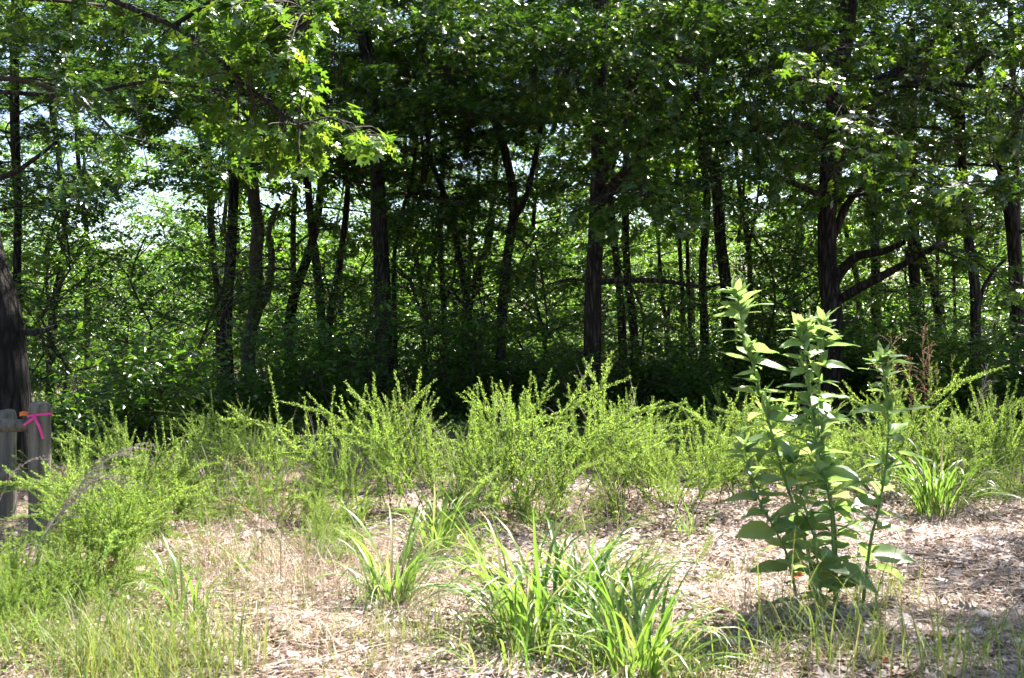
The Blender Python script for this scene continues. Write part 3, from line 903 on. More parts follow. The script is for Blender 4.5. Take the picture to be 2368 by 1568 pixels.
# ------------------------------------------------------------------ log fence and tapes
def post_mesh(h, r, seed):
    zs = np.concatenate([np.linspace(-0.35, h - 0.06, 18), [h - 0.03, h - 0.01, h]])
    rs = np.concatenate([np.full(18, r), [r * 0.94, r * 0.80, r * 0.45]])
    P = np.stack([np.zeros_like(zs), np.zeros_like(zs), zs], -1)
    V, F, caps = tube(P, rs, 18, 0.012, seed, cap=True)
    return mesh("post", V, [F, caps], True, [M_POST])


f0 = gpt(92, 8.4)
fence = thing("log_fence", "weathered round-log fence with two posts and rails at the photo's edge", "fence", f0)
ph = CAM_Z - (928 - 784) / FPX * 8.4 - f0[2]
obj("post", post_mesh(ph, 0.082, 1), fence)
p2 = gpt(18, 9.6) - f0
ph2 = CAM_Z - (946 - 784) / FPX * 9.6 - (f0[2] + p2[2])
obj("post", post_mesh(ph2, 0.073, 2), fence, p2)


def rail(a, b, r, seed):
    P = np.linspace(a, b, 14)
    rs = np.full(14, r); rs[-1] = r * 0.75; rs[-2] = r * 0.93
    V, F, caps = tube(P, rs, 14, 0.015, seed, cap=True)
    return mesh("rail", V, [F, caps], True, [M_POST])


za = CAM_Z - (984 - 784) / FPX * 8.4 - f0[2]
obj("rail", rail(np.array([-2.6, 0.05, za + 0.0]), np.array([-0.05, 0.0, za]), 0.056, 3), fence)
zb = CAM_Z - (1098 - 784) / FPX * 8.4 - f0[2]
obj("rail", rail(np.array([-2.6, 0.07, zb]), np.array([-0.05, 0.0, zb]), 0.056, 4), fence)
obj("rail", rail(p2 + np.array([-1.9, 0.3, ph2 - 0.25]), p2 + np.array([0, 0, ph2 - 0.25]), 0.05, 5), fence)


def ribbon(P, w, up):
    P = resample(np.array(P), 0.015)
    T_ = norm(np.gradient(P, axis=0))
    up = np.array(up, float)
    S = norm(up[None] - T_ * (T_ @ up)[:, None]) * w / 2
    n = len(P)
    V = np.concatenate([P - S, P + S]); q = np.arange(n - 1)
    nrm = np.cross(T_, norm(S)) * 0.0008
    V = np.concatenate([V, V + np.concatenate([nrm, nrm])])
    F = np.stack([q, q + 1, q + 1 + n, q + n], -1)
    return V, np.concatenate([F, F[:, ::-1] + 2 * n])


rb = Bag()
zr = ph - 0.105
rad = 0.087
ang = np.linspace(0, 2 * np.pi, 30)
V, F = ribbon(np.stack([rad * np.cos(ang), rad * np.sin(ang), zr + 0.012 * np.sin(ang * 1 + 2)], -1), 0.016, (0, 0, 1)); rb.add(V, F)
kn = np.array([0.0, -0.091, zr - 0.012])
V, F = ribbon([kn, kn + [0.02, -0.012, -0.03], kn + [0.045, -0.014, -0.08], kn + [0.068, -0.012, -0.16]], 0.020, (1, 0, 0.2)); rb.add(V, F)
V, F = ribbon([kn, kn + [-0.04, -0.012, -0.03], kn + [-0.08, -0.01, -0.06]], 0.018, (0, 0, 1)); rb.add(V, F)
V, F = ribbon([kn + [-0.012, -0.004, 0.006], kn + [0.0, -0.014, 0], kn + [0.012, -0.004, -0.006]], 0.022, (0, 0, 1)); rb.add(V, F)
obj("marker_ribbon", rb.mesh("marker_ribbon", [M_PINK]), None, f0, label="bright pink plastic ribbon tied round the front fence post", category="ribbon")
ot = Bag()
op = np.array([-0.10, -0.02, zr + 0.012])
V, F = ribbon([op + [0.02, 0.0, 0], op + [-0.01, -0.012, 0.003], op + [-0.045, -0.004, -0.004]], 0.034, (0, 0.3, 1)); ot.add(V, F)
obj("marker_tape", ot.mesh("marker_tape", [M_ORANGE]), None, f0, label="small orange tape end sticking out beside the pink ribbon", category="tape")


# ------------------------------------------------------------------ feathery bushes: leafy wands
def wand(seed, L, nb, lean=0.25):
    """arching stem with feather-like side spikes, all clothed in small upward leaflets"""
    g = np.random.default_rng(seed)
    wood = Bag()
    P = resample(np.array([[0, 0, 0], [lean * 0.10 * L, g.normal(0, 0.02), 0.36 * L], [lean * 0.38 * L, g.normal(0, 0.03), 0.70 * L],
                           [lean * L, g.normal(0, 0.04), (0.98 - 0.12 * lean) * L]]), 0.05)
    V, F = tube(P, np.linspace(0.0036, 0.0011, len(P)), 4); wood.add(V, F, 1)
    axes = [(P, 0.22)]
    pl = g.uniform(-0.5, 0.5)
    for b in range(nb):
        u = 0.22 + 0.62 * (b + g.uniform(0, 0.7)) / nb
        q = int(u * (len(P) - 1)); p = P[q]
        t = norm(P[min(len(P) - 1, q + 1)] - P[max(0, q - 1)])
        a = pl + (math.pi if b % 2 else 0) + g.normal(0, 0.35)
        l = L * (0.48 * (1 - u) + 0.10) * g.uniform(0.7, 1.2)
        side = np.array([math.cos(a), math.sin(a), 0])
        d = norm(t + side * g.uniform(0.5, 0.95))
        Q = resample(np.array([p, p + d * l * 0.5, p + d * l + np.array([0, 0, 0.10 * l])]), 0.04)
        V, F = tube(Q, np.linspace(0.0018, 0.0007, len(Q)), 3); wood.add(V, F, 1)
        axes.append((Q, 0.04))
    pos, dr, sz = [], [], []
    for A, s0 in axes:
        n = len(A)
        ln = np.linalg.norm(np.diff(A, axis=0), axis=1).sum()
        m = int(ln / 0.0095)
        for e in range(m):
            u = s0 + (1 - s0) * e / m
            f = u * (n - 1); q = min(n - 2, int(f))
            p = A[q] + (A[q + 1] - A[q]) * (f - q)
            t = norm(A[q + 1] - A[q])
            for w in range(4):
                pos.append(p); dr.append(norm(t * 0.8 + rand_unit(1, g)[0] * 0.8)); sz.append(1.1 - 0.45 * u)
    pos = np.array(pos); dr = np.array(dr)
    nn = rand_unit(len(pos), g) + np.array([0, 0, 0.9])
    TV = [(0, 0, 0), (0.17, 0.6, 0.03), (0, 1, 0), (-0.17, 0.6, 0.03)]
    V, F = inst(TV, KITE_T, pos, frames(dr, nn), g.uniform(0.016, 0.030, len(pos)) * np.array(sz))
    wood.add(V, F, 0)
    return wood.mesh("leafy_stem", [M_WAND, M_TWIG])


WANDS = [wand(500 + q, 1.0, 9 + q % 6, 0.15 + 0.95 * ((q * 7) % 10) / 10) for q in range(10)]
WTWIG = []


def bush(px, d, h, n, spread, label, seed, group=None, bias=0.0):
    """bias: lean towards +x (radians)"""
    g = np.random.default_rng(seed)
    root = thing("feathery_bush", label, "bush", gpt(px, d), group)
    for q in range(n):
        az = g.uniform(0, 6.28)
        tilt = abs(g.normal(0, spread))
        o = obj("leafy_stem", WANDS[int(g.integers(0, 10))], root)
        M = Matrix.Rotation(bias + g.normal(0, 0.08), 4, 'Y') @ Matrix.Rotation(az, 4, 'Z') @ Matrix.Rotation(tilt, 4, 'Y') @ Matrix.Rotation(g.uniform(-0.6, 0.6), 4, 'Z')
        off = Vector((g.normal(0, 0.09), g.normal(0, 0.09), -0.02))
        o.matrix_local = Matrix.Translation(off) @ M @ Matrix.Scale(h * g.uniform(0.45, 1.15), 4)
    return root


GB = "feathery bushes in the clearing"
bushes = [
 # px, d, height, stems, spread, bias, label
 (60, 6.3, 0.58, 20, 0.5, 0.25, "broad soft feathery bush filling the photo's lower edge in front of the fence"),
 (-60, 6.1, 0.66, 18, 0.5, 0.35, "feathery bush cut off by the photo's edge below the fence rails"),
 (260, 7.1, 0.68, 20, 0.42, 0.2, "feathery bush under the drooping grey plumes by the fence post"),
 (230, 6.6, 0.55, 18, 0.7, 0.2, "low spreading feathery bush nearest the pale lower ground by the fence"),
 (60, 5.6, 0.45, 13, 0.8, 0.2, "low wispy feathery bush at the bottom corner below the fence"),
 (140, 6.3, 0.5, 18, 0.6, 0.3, "thick feathery bush before the ribboned post, leaning over the wispy ones"),
 (-20, 5.8, 0.5, 14, 0.6, 0.3, "leaning feathery bush low at the photo's fence-side edge"),
 (200, 5.9, 0.35, 12, 0.8, 0.2, "sprawling feathery plant over pale litter near the fine-bladed tuft"),
 (260, 8.6, 0.75, 13, 0.45, 0.0, "feathery bush just left of the tall narrow two-spired one"),
 (430, 9.3, 0.7, 12, 0.5, 0.0, "feathery bush just right of the tall narrow two-spired one"),
 (200, 9.6, 0.8, 12, 0.4, 0.0, "feathery bush beyond the ribboned post before the pale shrub"),
 (330, 10.6, 0.85, 13, 0.4, 0.0, "feathery bush in the shade before the pale broad-leaved shrub"),
 (480, 11.4, 0.9, 13, 0.4, 0.0, "feathery bush before the glossy second shrub"),
 (640, 11.0, 0.8, 13, 0.45, 0.0, "feathery bush behind the bundle of thin grey dead stems"),
 (690, 9.2, 0.6, 12, 0.5, 0.0, "feathery bush between the right tan stalk and the long-tipped bush"),
 (20, 5.45, 0.3, 12, 0.85, 0.2, "ankle-high feathery sprawl lowest at the fence-side edge"),
 (120, 5.6, 0.32, 12, 0.85, 0.2, "ankle-high feathery sprawl beside the lowest wispy bush"),
 (300, 6.5, 0.32, 12, 0.85, 0.2, "ankle-high feathery sprawl left of the sparse pale clump"),
 (350, 7.3, 0.3, 11, 0.8, 0.1, "ankle-high feathery sprawl before the lone yellow-green bush"),
 (480, 7.6, 0.25, 10, 0.9, 0.0, "ankle-high feathery sprawl by the dried umbel weeds"),
 (560, 7.3, 0.34, 13, 0.8, 0.0, "knee-low feathery plant just below the taller tan seed stalk"),
 (690, 7.0, 0.3, 12, 0.85, 0.0, "ankle-high feathery plant on the straw left of the arching clump"),
 (800, 7.8, 0.4, 13, 0.7, 0.0, "knee-low feathery plant behind the arching grass clump's left side"),
 (480, 6.7, 0.26, 11, 0.85, 0.0, "ankle-high feathery plant just behind the sparse pale clump"),
 (1080, 7.7, 0.38, 12, 0.75, 0.0, "knee-low feathery plant between the small clump and the largest clump"),
 (375, 8.0, 0.72, 13, 0.32, 0.0, "yellow-green upright feathery bush standing alone right of the fence"),
 (330, 8.8, 1.05, 15, 0.25, 0.0, "tall narrow feathery bush with two high spires behind the lone yellow-green one"),
 (300, 8.0, 0.35, 9, 0.6, 0.0, "small low feathery bush at the foot of the lone yellow-green one"),
 (560, 8.2, 0.35, 9, 0.7, 0.0, "small low feathery bush below the two tan seed stalks"),
 (740, 8.3, 0.5, 15, 0.55, 0.0, "wide low feathery bush right of the two tan seed stalks"),
 (800, 9.6, 0.95, 13, 0.42, -0.15, "feathery bush with long tips reaching sideways in front of the thick grey oak"),
 (900, 10.0, 1.15, 13, 0.3, 0.0, "tall spired feathery bush in line with the thick grey oak"),
 (1020, 9.4, 0.95, 13, 0.42, -0.1, "feathery bush tangled with grey dead stems behind the small grass clump"),
 (1120, 9.0, 0.8, 14, 0.45, 0.0, "dense feathery bush above the small grass clump"),
 (1200, 9.6, 1.1, 15, 0.42, -0.15, "largest bright feathery bush, in the middle of the sunlit row"),
 (1300, 10.0, 1.15, 14, 0.33, 0.05, "tall bright feathery bush just left of the brown oak's foot"),
 (1260, 8.8, 0.7, 13, 0.5, 0.0, "bright feathery bush in front of the largest one"),
 (1420, 10.4, 1.0, 13, 0.4, 0.0, "bright feathery bush directly before the brown oak's foot"),
 (1500, 10.4, 1.15, 13, 0.36, 0.1, "bright feathery bush next right of the brown oak's foot"),
 (1420, 9.3, 0.6, 11, 0.55, 0.1, "lower feathery bush at the edge of the leaf litter before the brown oak"),
 (1590, 10.0, 1.1, 13, 0.36, 0.0, "upright feathery bush halfway between the brown oak and tall weed"),
 (1560, 9.5, 0.75, 11, 0.5, 0.0, "feathery bush at the leaf litter's edge left of the tall weed"),
 (1690, 10.5, 1.0, 12, 0.4, 0.0, "feathery bush touching the tall weed's left side from behind"),
 (1640, 7.4, 0.3, 13, 0.9, 0.3, "flat sprawling feathery plant on the litter at the tall weed's foot"),
 (1850, 10.8, 0.95, 12, 0.45, 0.0, "feathery bush seen through the middle of the tall weed"),
 (2000, 10.4, 0.9, 12, 0.45, 0.0, "feathery bush behind the tall weed's shortest stem"),
 (2110, 11.2, 1.15, 14, 0.35, 0.0, "tall feathery bush below the reddish seed grass"),
 (2220, 11.4, 1.15, 14, 0.4, 0.0, "tall feathery bush right of the reddish seed grass"),
 (2310, 10.8, 0.95, 12, 0.4, 0.0, "feathery bush above the bare litter near the photo's far edge"),
 (2290, 9.9, 0.55, 8, 0.3, 0.0, "small dark-footed feathery bush alone on the litter"),
 (2370, 11.6, 1.1, 12, 0.4, 0.0, "feathery bush cut off by the photo's far edge"),
]
for q, (px, d, h, n, sp, bi, lab) in enumerate(bushes):
    bush(px, d, h * (0.95 if px < 170 else 1.0 + 0.3 * ((q * 3) % 7) / 6), max(5, int(n * (1.1 if px < 320 else 0.58 + 0.42 * ((q * 7) % 5) / 4))), sp * 1.1, lab, 600 + q, GB, bi)
g = np.random.default_rng(33)
for q in range(26):
    d = g.uniform(10.8, 15.0); px = g.uniform(120, 2367)
    bush(px, d, g.uniform(0.5, 1.2), int(g.integers(4, 9)), 0.42, "feathery bush in the back rows before the dark wood", 700 + q, "feathery bushes in the back rows")
for q in range(5):
    bush(430 + 75 * q + g.uniform(-20, 20), g.uniform(9.4, 10.8), g.uniform(0.45, 0.65), 10, 0.45, "low shaded feathery bush among the thin grey stems", 760 + q, "low shaded feathery bushes")


# ------------------------------------------------------------------ broad grass clumps: each blade a part
def blade(seed, arch):
    g = np.random.default_rng(seed)
    n = 9
    u = np.linspace(0, 1, n)
    ang = 0.12 + arch * u ** 1.8
    st = np.full(n, 1.0 / (n - 1))
    y = np.concatenate([[0], np.cumsum(np.sin(ang[:-1]) * st[:-1])]); z = np.concatenate([[0], np.cumsum(np.cos(ang[:-1]) * st[:-1])])
    w = 0.008 * np.clip(np.minimum(0.55 + u * 2.2, (1 - u) * 2.6 + 0.02), 0, 1)
    sx = 0.03 * np.sin(u * 3 + g.uniform(0, 6)) * u
    C = np.stack([sx, y, z], -1)
    nz = np.stack([np.zeros(n), -np.cos(ang), np.sin(ang)], -1)
    tw = g.uniform(-0.8, 0.8) * u
    S = np.stack([np.cos(tw), np.zeros(n), np.zeros(n)], -1) + nz * np.sin(tw)[:, None]
    V = np.concatenate([C - S * w[:, None] + nz * (w * 0.5)[:, None], C, C + S * w[:, None] + nz * (w * 0.5)[:, None]])
    q = np.arange(n - 1)
    F = np.concatenate([np.stack([q, q + n, q + n + 1, q + 1], -1), np.stack([q + n, q + 2 * n, q + 2 * n + 1, q + n + 1], -1)])
    return mesh("blade", V, [F], True, [M_GRASS])


BLADES = [blade(800 + q, 0.6 + 2.6 * q / 11) for q in range(12)]


def clump(px, d, n, length, rad, label, seed, tilt=0.42, width=1.0):
    g = np.random.default_rng(seed)
    root = thing("grass_clump", label, "grass clump", gpt(px, d), "broad-bladed grass clumps")
    for q in range(n):
        az = g.uniform(0, 6.28)
        o = obj("blade", BLADES[int(g.integers(0, 12))], root)
        s = length * g.uniform(0.55, 1.15)
        r = rad * math.sqrt(g.uniform(0, 1))
        a2 = az + g.normal(0, 0.7)
        M = Matrix.Translation((r * -math.sin(a2), r * math.cos(a2), -0.02)) @ Matrix.Rotation(az, 4, 'Z') @ Matrix.Rotation(-abs(g.normal(0, tilt)), 4, 'X')
        ws = width * g.uniform(0.85, 1.25)
        o.matrix_local = M @ Matrix.Diagonal((ws * (0.45 + 0.55 * s), s, s, 1))
    return root


clump(1260, 6.1, 200, 0.92, 0.26, "largest dark-green broad grass clump, at the bottom middle of the clearing", 1, 0.55, 1.25)
clump(1400, 6.5, 130, 0.72, 0.22, "upright broad grass clump joined behind the largest clump", 2, 0.3, 1.25)
clump(1470, 5.3, 120, 0.72, 0.18, "broad grass clump lowest in the photo, right of the largest one", 3, 0.5, 1.2)
clump(1180, 5.35, 60, 0.5, 0.25, "loose broad grass clump at the very bottom, left of the lowest one", 4, 0.7, 1.0)
clump(905, 6.7, 85, 0.72, 0.12, "arching broad grass clump left of the largest one", 5, 0.42, 1.2)
clump(1005, 8.2, 80, 0.68, 0.11, "smaller upright grass clump behind the arching one", 6, 0.32, 1.1)
clump(430, 6.2, 30, 0.58, 0.10, "sparse pale grass clump with a few arching blades, bottom of the fence side", 7, 0.5, 1.2)
clump(2165, 9.9, 140, 0.9, 0.17, "dense tall grass clump standing on the litter right of the tall weed", 8, 0.3, 1.15)
clump(830, 9.4, 35, 0.5, 0.08, "small grass clump tucked against the wide low feathery bush", 9, 0.3, 1.0)
clump(1600, 9.0, 24, 0.4, 0.1, "small dry-tipped grass clump at the litter's edge left of the weed", 10, 0.4, 0.9)


# fine grass tufts
def tuft(name, px, d, n, length, rad, label, seed, mat, tilt=0.45, w=0.0022, cat="grass tuft", group="fine grass tufts"):
    g = np.random.default_rng(seed)
    b = Bag()
    for q in range(n):
        az = g.uniform(0, 6.28); r = rad * math.sqrt(g.uniform(0, 1)); a2 = g.uniform(0, 6.28)
        p = np.array([r * math.cos(a2), r * math.sin(a2), -0.01])
        L = length * g.uniform(0.4, 1.2)
        th = abs(g.normal(0, tilt)); bend = g.uniform(0.2, 1.3)
        dh = np.array([math.cos(az), math.sin(az), 0])
        P = [p]
        for s in range(5):
            aa = th + bend * (s / 4) ** 1.5
            P.append(P[-1] + (dh * math.sin(aa) + np.array([0, 0, math.cos(aa)])) * L / 5)
        P = np.array(P)
        S = np.array([-math.sin(az), math.cos(az), 0]) * np.array([1, 1, 0.9, 0.75, 0.5, 0.05])[:, None] * w * g.uniform(0.7, 1.4)
        V = np.concatenate([P - S, P + S]); k = np.arange(5)
        b.add(V, np.stack([k, k + 1, k + 7, k + 6], -1))
    me = b.mesh("blades", [mat])
    root = thing(name, label, cat, gpt(px, d), group)
    obj("blades", me, root, kind="stuff")
    return root


tuft("grass_tuft", 380, 5.3, 900, 0.46, 0.5, "soft pale fine-bladed tuft at the bottom below the sparse clump", 1, M_FINE, 0.6)
tuft("grass_tuft", 210, 5.45, 420, 0.38, 0.4, "thin fine-bladed tuft in the bottom corner before the wispy bush", 2, M_FINE, 0.7)
tuft("grass_tuft", 1900, 5.6, 95, 0.6, 0.35, "long thin-bladed tuft at the tall weed's foot, bottom of photo", 3, M_FINE, 0.85, 0.0032)
tuft("grass_tuft", 2060, 5.3, 110, 0.55, 0.35, "thin-bladed tuft at the bottom, right of the tall weed", 4, M_FINE, 0.8, 0.003)
tuft("grass_tuft", 1750, 5.4, 90, 0.45, 0.3, "sparse thin-bladed tuft with dry tips left of the weed's foot", 5, M_FINE, 0.6, 0.0025)
tuft("grass_tuft", 2290, 5.2, 160, 0.4, 0.4, "shaded thin-bladed tuft in the bottom right corner", 6, M_FINE, 0.6, 0.003)
tuft("grass_tuft", 2000, 6.7, 110, 0.4, 0.3, "thin pale tuft between the tall weed and the bare litter", 7, M_FINE, 0.5)
tuft("grass_tuft", 1300, 5.5, 260, 0.4, 0.5, "fine-bladed tuft spreading round the largest clump's foot", 81, M_FINE, 0.6, 0.0026)
tuft("grass_tuft", 1080, 5.6, 160, 0.35, 0.4, "fine-bladed tuft left of the loose bottom clump", 82, M_FINE, 0.7, 0.0024)
tuft("grass_tuft", 1560, 5.15, 110, 0.35, 0.3, "short thin tuft under the lowest broad grass clump", 8, M_FINE, 0.6)
tuft("dry_grass_tuft", 640, 7.3, 560, 0.52, 0.6, "pinkish dry straw tuft below the two tan seed stalks", 9, M_STRAW, 0.9, 0.0016, "dry grass", "dry straw tufts")
tuft("dry_grass_tuft", 800, 6.8, 420, 0.46, 0.55, "pinkish dry straw tuft left of the arching grass clump", 10, M_STRAW, 1.0, 0.0016, "dry grass", "dry straw tufts")
tuft("dry_grass_tuft", 1000, 7.3, 280, 0.36, 0.4, "dry straw tuft between the arching and the smaller clumps", 11, M_STRAW, 0.9, 0.0016, "dry grass", "dry straw tufts")
tuft("dry_grass_tuft", 900, 5.7, 240, 0.3, 0.45, "flattened grey straw tuft at the bottom below the arching clump", 12, M_STRAW, 1.1, 0.0018, "dry grass", "dry straw tufts")
tuft("dry_grass_tuft", 1740, 6.2, 130, 0.42, 0.3, "wispy dry straw tuft before the weed's lowest leaves", 13, M_STRAW, 0.6, 0.0018, "dry grass", "dry straw tufts")
tuft("dry_grass_tuft", 2170, 9.4, 160, 0.35, 0.4, "dry straw mat around the dense tall grass clump", 14, M_STRAW, 1.0, 0.0018, "dry grass", "dry straw tufts")
tuft("dead_grass", 545, 9.6, 70, 0.95, 0.35, "bundle of thin grey dead stems behind the two tan seed stalks", 15, M_PLUME, 0.3, 0.0022, "dead stems", "grey dead stems")
tuft("dead_grass", 1060, 9.1, 46, 1.05, 0.4, "grey dead stems leaning through the feathery bushes' middle", 16, M_PLUME, 0.35, 0.0025, "dead stems", "grey dead stems")
tuft("dead_grass", 1440, 10.0, 40, 1.2, 0.25, "grey dead stems poking above the bush at the brown oak's foot", 17, M_PLUME, 0.2, 0.0028, "dead stems", "grey dead stems")
tuft("dead_grass", 720, 9.9, 40, 1.05, 0.35, "grey dead stems between the long-tipped bush and the seed stalks", 19, M_PLUME, 0.35, 0.0024, "dead stems", "grey dead stems")
tuft("dead_grass", 1160, 9.7, 40, 1.15, 0.3, "grey dead stems leaning out of the largest bright bush", 20, M_PLUME, 0.3, 0.0024, "dead stems", "grey dead stems")
tuft("dead_grass", 1350, 9.0, 60, 0.7, 0.35, "tan dead stems between two bright bushes at the litter's edge", 21, M_STRAW, 0.4, 0.0022, "dead stems", "grey dead stems")
tuft("dead_grass", 2290, 11.5, 120, 0.95, 0.6, "pale dead stems among the bushes near the photo's far edge", 18, M_PLUME, 0.4, 0.0025, "dead stems", "grey dead stems")

g = np.random.default_rng(404)
for q in range(36):
    px = g.uniform(80, 1150); d = g.uniform(5.2, 8.2)
    dry = q % 3 == 0
    tuft("dry_grass_tuft" if dry else "grass_tuft", px, d, 70, g.uniform(0.16, 0.3), 0.22,
         "small wispy straw tuft scattered on the open ground" if dry else "small thin green tuft scattered on the open ground",
         450 + q, M_STRAW if dry else M_FINE, 0.8, 0.0016, "dry grass" if dry else "grass tuft",
         "scattered straw tufts" if dry else "scattered green tufts")
# ------------------------------------------------------------------ seed stalks
def stalk(name, pts, label, seed, mat, nspk, spk, spread=0.5, start=0.7, r=0.0022, group=None, tips=1.0):
    """thin stalk with drooping seed branches near its end"""
    g = np.random.default_rng(seed)
    base = np.array(pts[0], float)
    base[2] = float(gh(base[0], base[1]))
    pts = [base] + [np.array(p) for p in pts[1:]]
    P = resample(np.array(pts), 0.03) - base
    root = thing(name, label, "seed stalk", base, group)
    V, F = tube(P, np.linspace(r, r * 0.5, len(P)), 4)
    obj("stem", mesh("stem", V, [F], True, [mat]), root)
    b = Bag()
    n = len(P)
    for q in range(nspk):
        u = start + (1 - start) * q / max(1, nspk - 1)
        f = min(n - 2, int(u * (n - 1)))
        p = P[f]; t = norm(P[f + 1] - P[f])
        d = norm(t + rand_unit(1, g)[0] * spread + np.array([0, 0, -0.15]))
        l = spk * g.uniform(0.5, 1.2) * tips
        Q = resample(np.array([p, p + d * l * 0.5, p + d * l + np.array([0, 0, -0.25 * l])]), 0.02)
        V, F = tube(Q, 0.0007, 3); b.add(V, F)
        m = max(3, int(l / 0.006))
        pos = Q[(np.linspace(0.1, 1, m) * (len(Q) - 1)).astype(int)]
        V, F = inst(KITE_V, KITE_T, pos, frames(norm(d + rand_unit(m, g) * 0.4), rand_unit(m, g)), g.uniform(0.010, 0.018, m)); b.add(V, F)
    obj("seed_head", b.mesh("seed_head", [mat]), root)
    return root


stalk("seed_stalk", [gpt(606, 7.1), at(604, 1180, 7.1), at(590, 1110, 7.1), at(572, 1075, 7.1), at(552, 1068, 7.1)], "tan drooping seed stalk, left and taller of the pair", 1, M_SEED, 13, 0.12, 0.5, 0.6, 0.004)
stalk("seed_stalk", [gpt(600, 7.45), at(590, 1220, 7.45), at(570, 1175, 7.45), at(540, 1150, 7.45), at(525, 1152, 7.45)], "short tan seed stalk bending low under the taller pair", 2, M_SEED, 11, 0.10, 0.5, 0.6, 0.0036)
stalk("seed_stalk", [gpt(648, 7.1), at(652, 1200, 7.1), at(658, 1130, 7.1), at(668, 1095, 7.1), at(684, 1085, 7.1)], "tan drooping seed stalk, right one of the pair", 3, M_SEED, 14, 0.10, 0.5, 0.6, 0.004)
stalk("seed_stalk", [gpt(1378, 9.0), at(1376, 1180, 9.0), at(1385, 1130, 9.0), at(1405, 1150, 9.0)], "curled tan stalk hanging at the litter's edge", 4, M_SEED, 8, 0.07, 0.5, 0.7)
for q, (px, py, lab) in enumerate([(2065, 790, "leftmost reddish seed plume behind the weed's shortest stem"), (2135, 765, "tallest reddish seed plume behind the weed's shortest stem"),
                                   (2105, 830, "shorter reddish seed plume between the two tall ones"), (2150, 800, "reddish seed plume right beside the tallest one")]):
    stalk("seed_plume", [gpt(px + 10, 11.3), at(px + 6, 980, 11.3), at(px, py + 80, 11.3), at(px - 4, py, 11.3)], lab, 10 + q, M_PINKSEED, 22, 0.24, 0.7, 0.62, 0.0025, "reddish seed grass")
for q, (px, py, lab) in enumerate([(2165, 845, "slim yellow-green seed spike right of the reddish plumes"), (2200, 835, "taller yellow-green seed spike right of the reddish plumes")]):
    stalk("seed_plume", [gpt(px + 6, 11.2), at(px + 4, 1000, 11.2), at(px, py + 60, 11.2), at(px + 2, py, 11.2)], lab, 20 + q, M_FINE, 16, 0.14, 0.3, 0.7, 0.0025, "yellow-green seed spikes")
stalk("seed_plume", [gpt(2240, 11), at(2245, 1000, 11), at(2262, 930, 11), at(2285, 860, 11)], "brownish seed plume nodding above the dry weeds at the far edge", 25, M_PLUME, 18, 0.2, 0.5, 0.7)
for q, (pts, lab) in enumerate([
    ([gpt(20, 6.0), at(90, 1260, 6.2), at(165, 1150, 6.4), at(230, 1075, 6.5), at(300, 1040, 6.6)], "upper grey drooping plume beside the ribboned post"),
    ([gpt(60, 6.2), at(110, 1230, 6.3), at(170, 1160, 6.3), at(215, 1115, 6.4), at(262, 1100, 6.4)], "lower grey drooping plume beside the ribboned post"),
    ([gpt(-40, 6.1), at(-10, 1200, 6.2), at(20, 1110, 6.2), at(48, 1072, 6.2)], "bare grey stalk at the photo's edge before the lower rail")]):
    stalk("grey_plume", pts, lab, 30 + q, M_PLUME, [34, 26, 6][q], 0.24, 0.35, 0.5, 0.0045, "grey plumes by the fence")
for q, (px, py, d, lab) in enumerate([(430, 1222, 7.6, "dried umbel weed at the foot of the lone yellow-green bush"), (468, 1245, 7.4, "smaller dried umbel weed beside the taller one"),
                                      (245, 1295, 6.6, "dried brown flower head among the low wispy bushes")]):
    g = np.random.default_rng(40 + q)
    b0 = gpt(px, d); root = thing("dried_weed", lab, "dried weed", b0, "dried umbel weeds")
    top = at(px, py, d) - b0
    V, F = tube(resample(np.array([[0, 0, -0.02], top * 0.5 + [0.02, 0, 0], top * 0.8]), 0.05), 0.002, 4)
    obj("stem", mesh("stem", V, [F], True, [M_SEED]), root)
    b = Bag()
    for e in range(18):
        tip = top + np.array([g.normal(0, 0.035), g.normal(0, 0.035), g.normal(0, 0.012)])
        V, F = tube(np.array([top * 0.8, tip]), 0.0009, 3); b.add(V, F)
        V, F = inst(KITE_V, KITE_T, np.repeat(tip[None], 6, 0), frames(rand_unit(6, g), rand_unit(6, g)), 0.014); b.add(V, F)
    obj("flower_head", b.mesh("flower_head", [M_SEED]), root)

# ------------------------------------------------------------------ tall weed with broad toothed leaves
def weed_leaf(seed, wide):
    g = np.random.default_rng(seed)
    ny = 9
    V, F = [], []
    bend = g.uniform(0.25, 0.7); cup = g.uniform(0.15, 0.5)
    for k in range(ny):
        u = k / (ny - 1)
        w = wide * math.sin(math.pi * min(1, (0.04 + 0.96 * u) ** 0.72)) ** 0.85 if 0 < k < ny - 1 else 0.008
        w *= 1 + (0.06 if k % 2 else -0.05)
        zc = 0.10 * u - bend * u * u * 0.6
        for s in (-1, -0.5, 0, 0.5, 1):
            V.append((s * w, u - (0.03 if abs(s) == 1 else 0), zc + cup * abs(s) * w * 0.6 + 0.02 * math.sin(7 * u + s * 3 + seed)))
    for k in range(ny - 1):
        for s in range(4):
            a = k * 5 + s
            F.append((a, a + 1, a + 6, a + 5))
    return mesh("weed_leaf", np.array(V), [np.array(F)], True, [M_WEED])


BROAD = [weed_leaf(900 + q, 0.25 + 0.03 * q) for q in range(5)]
NARROW = [weed_leaf(920 + q, 0.165 + 0.015 * q) for q in range(4)]
WD = 6.45


def zp(zx, zy, d=WD):
    return at((2000 + 0.625 * zx) * 0.789, (780 + 0.625 * zy) * 0.789, d)


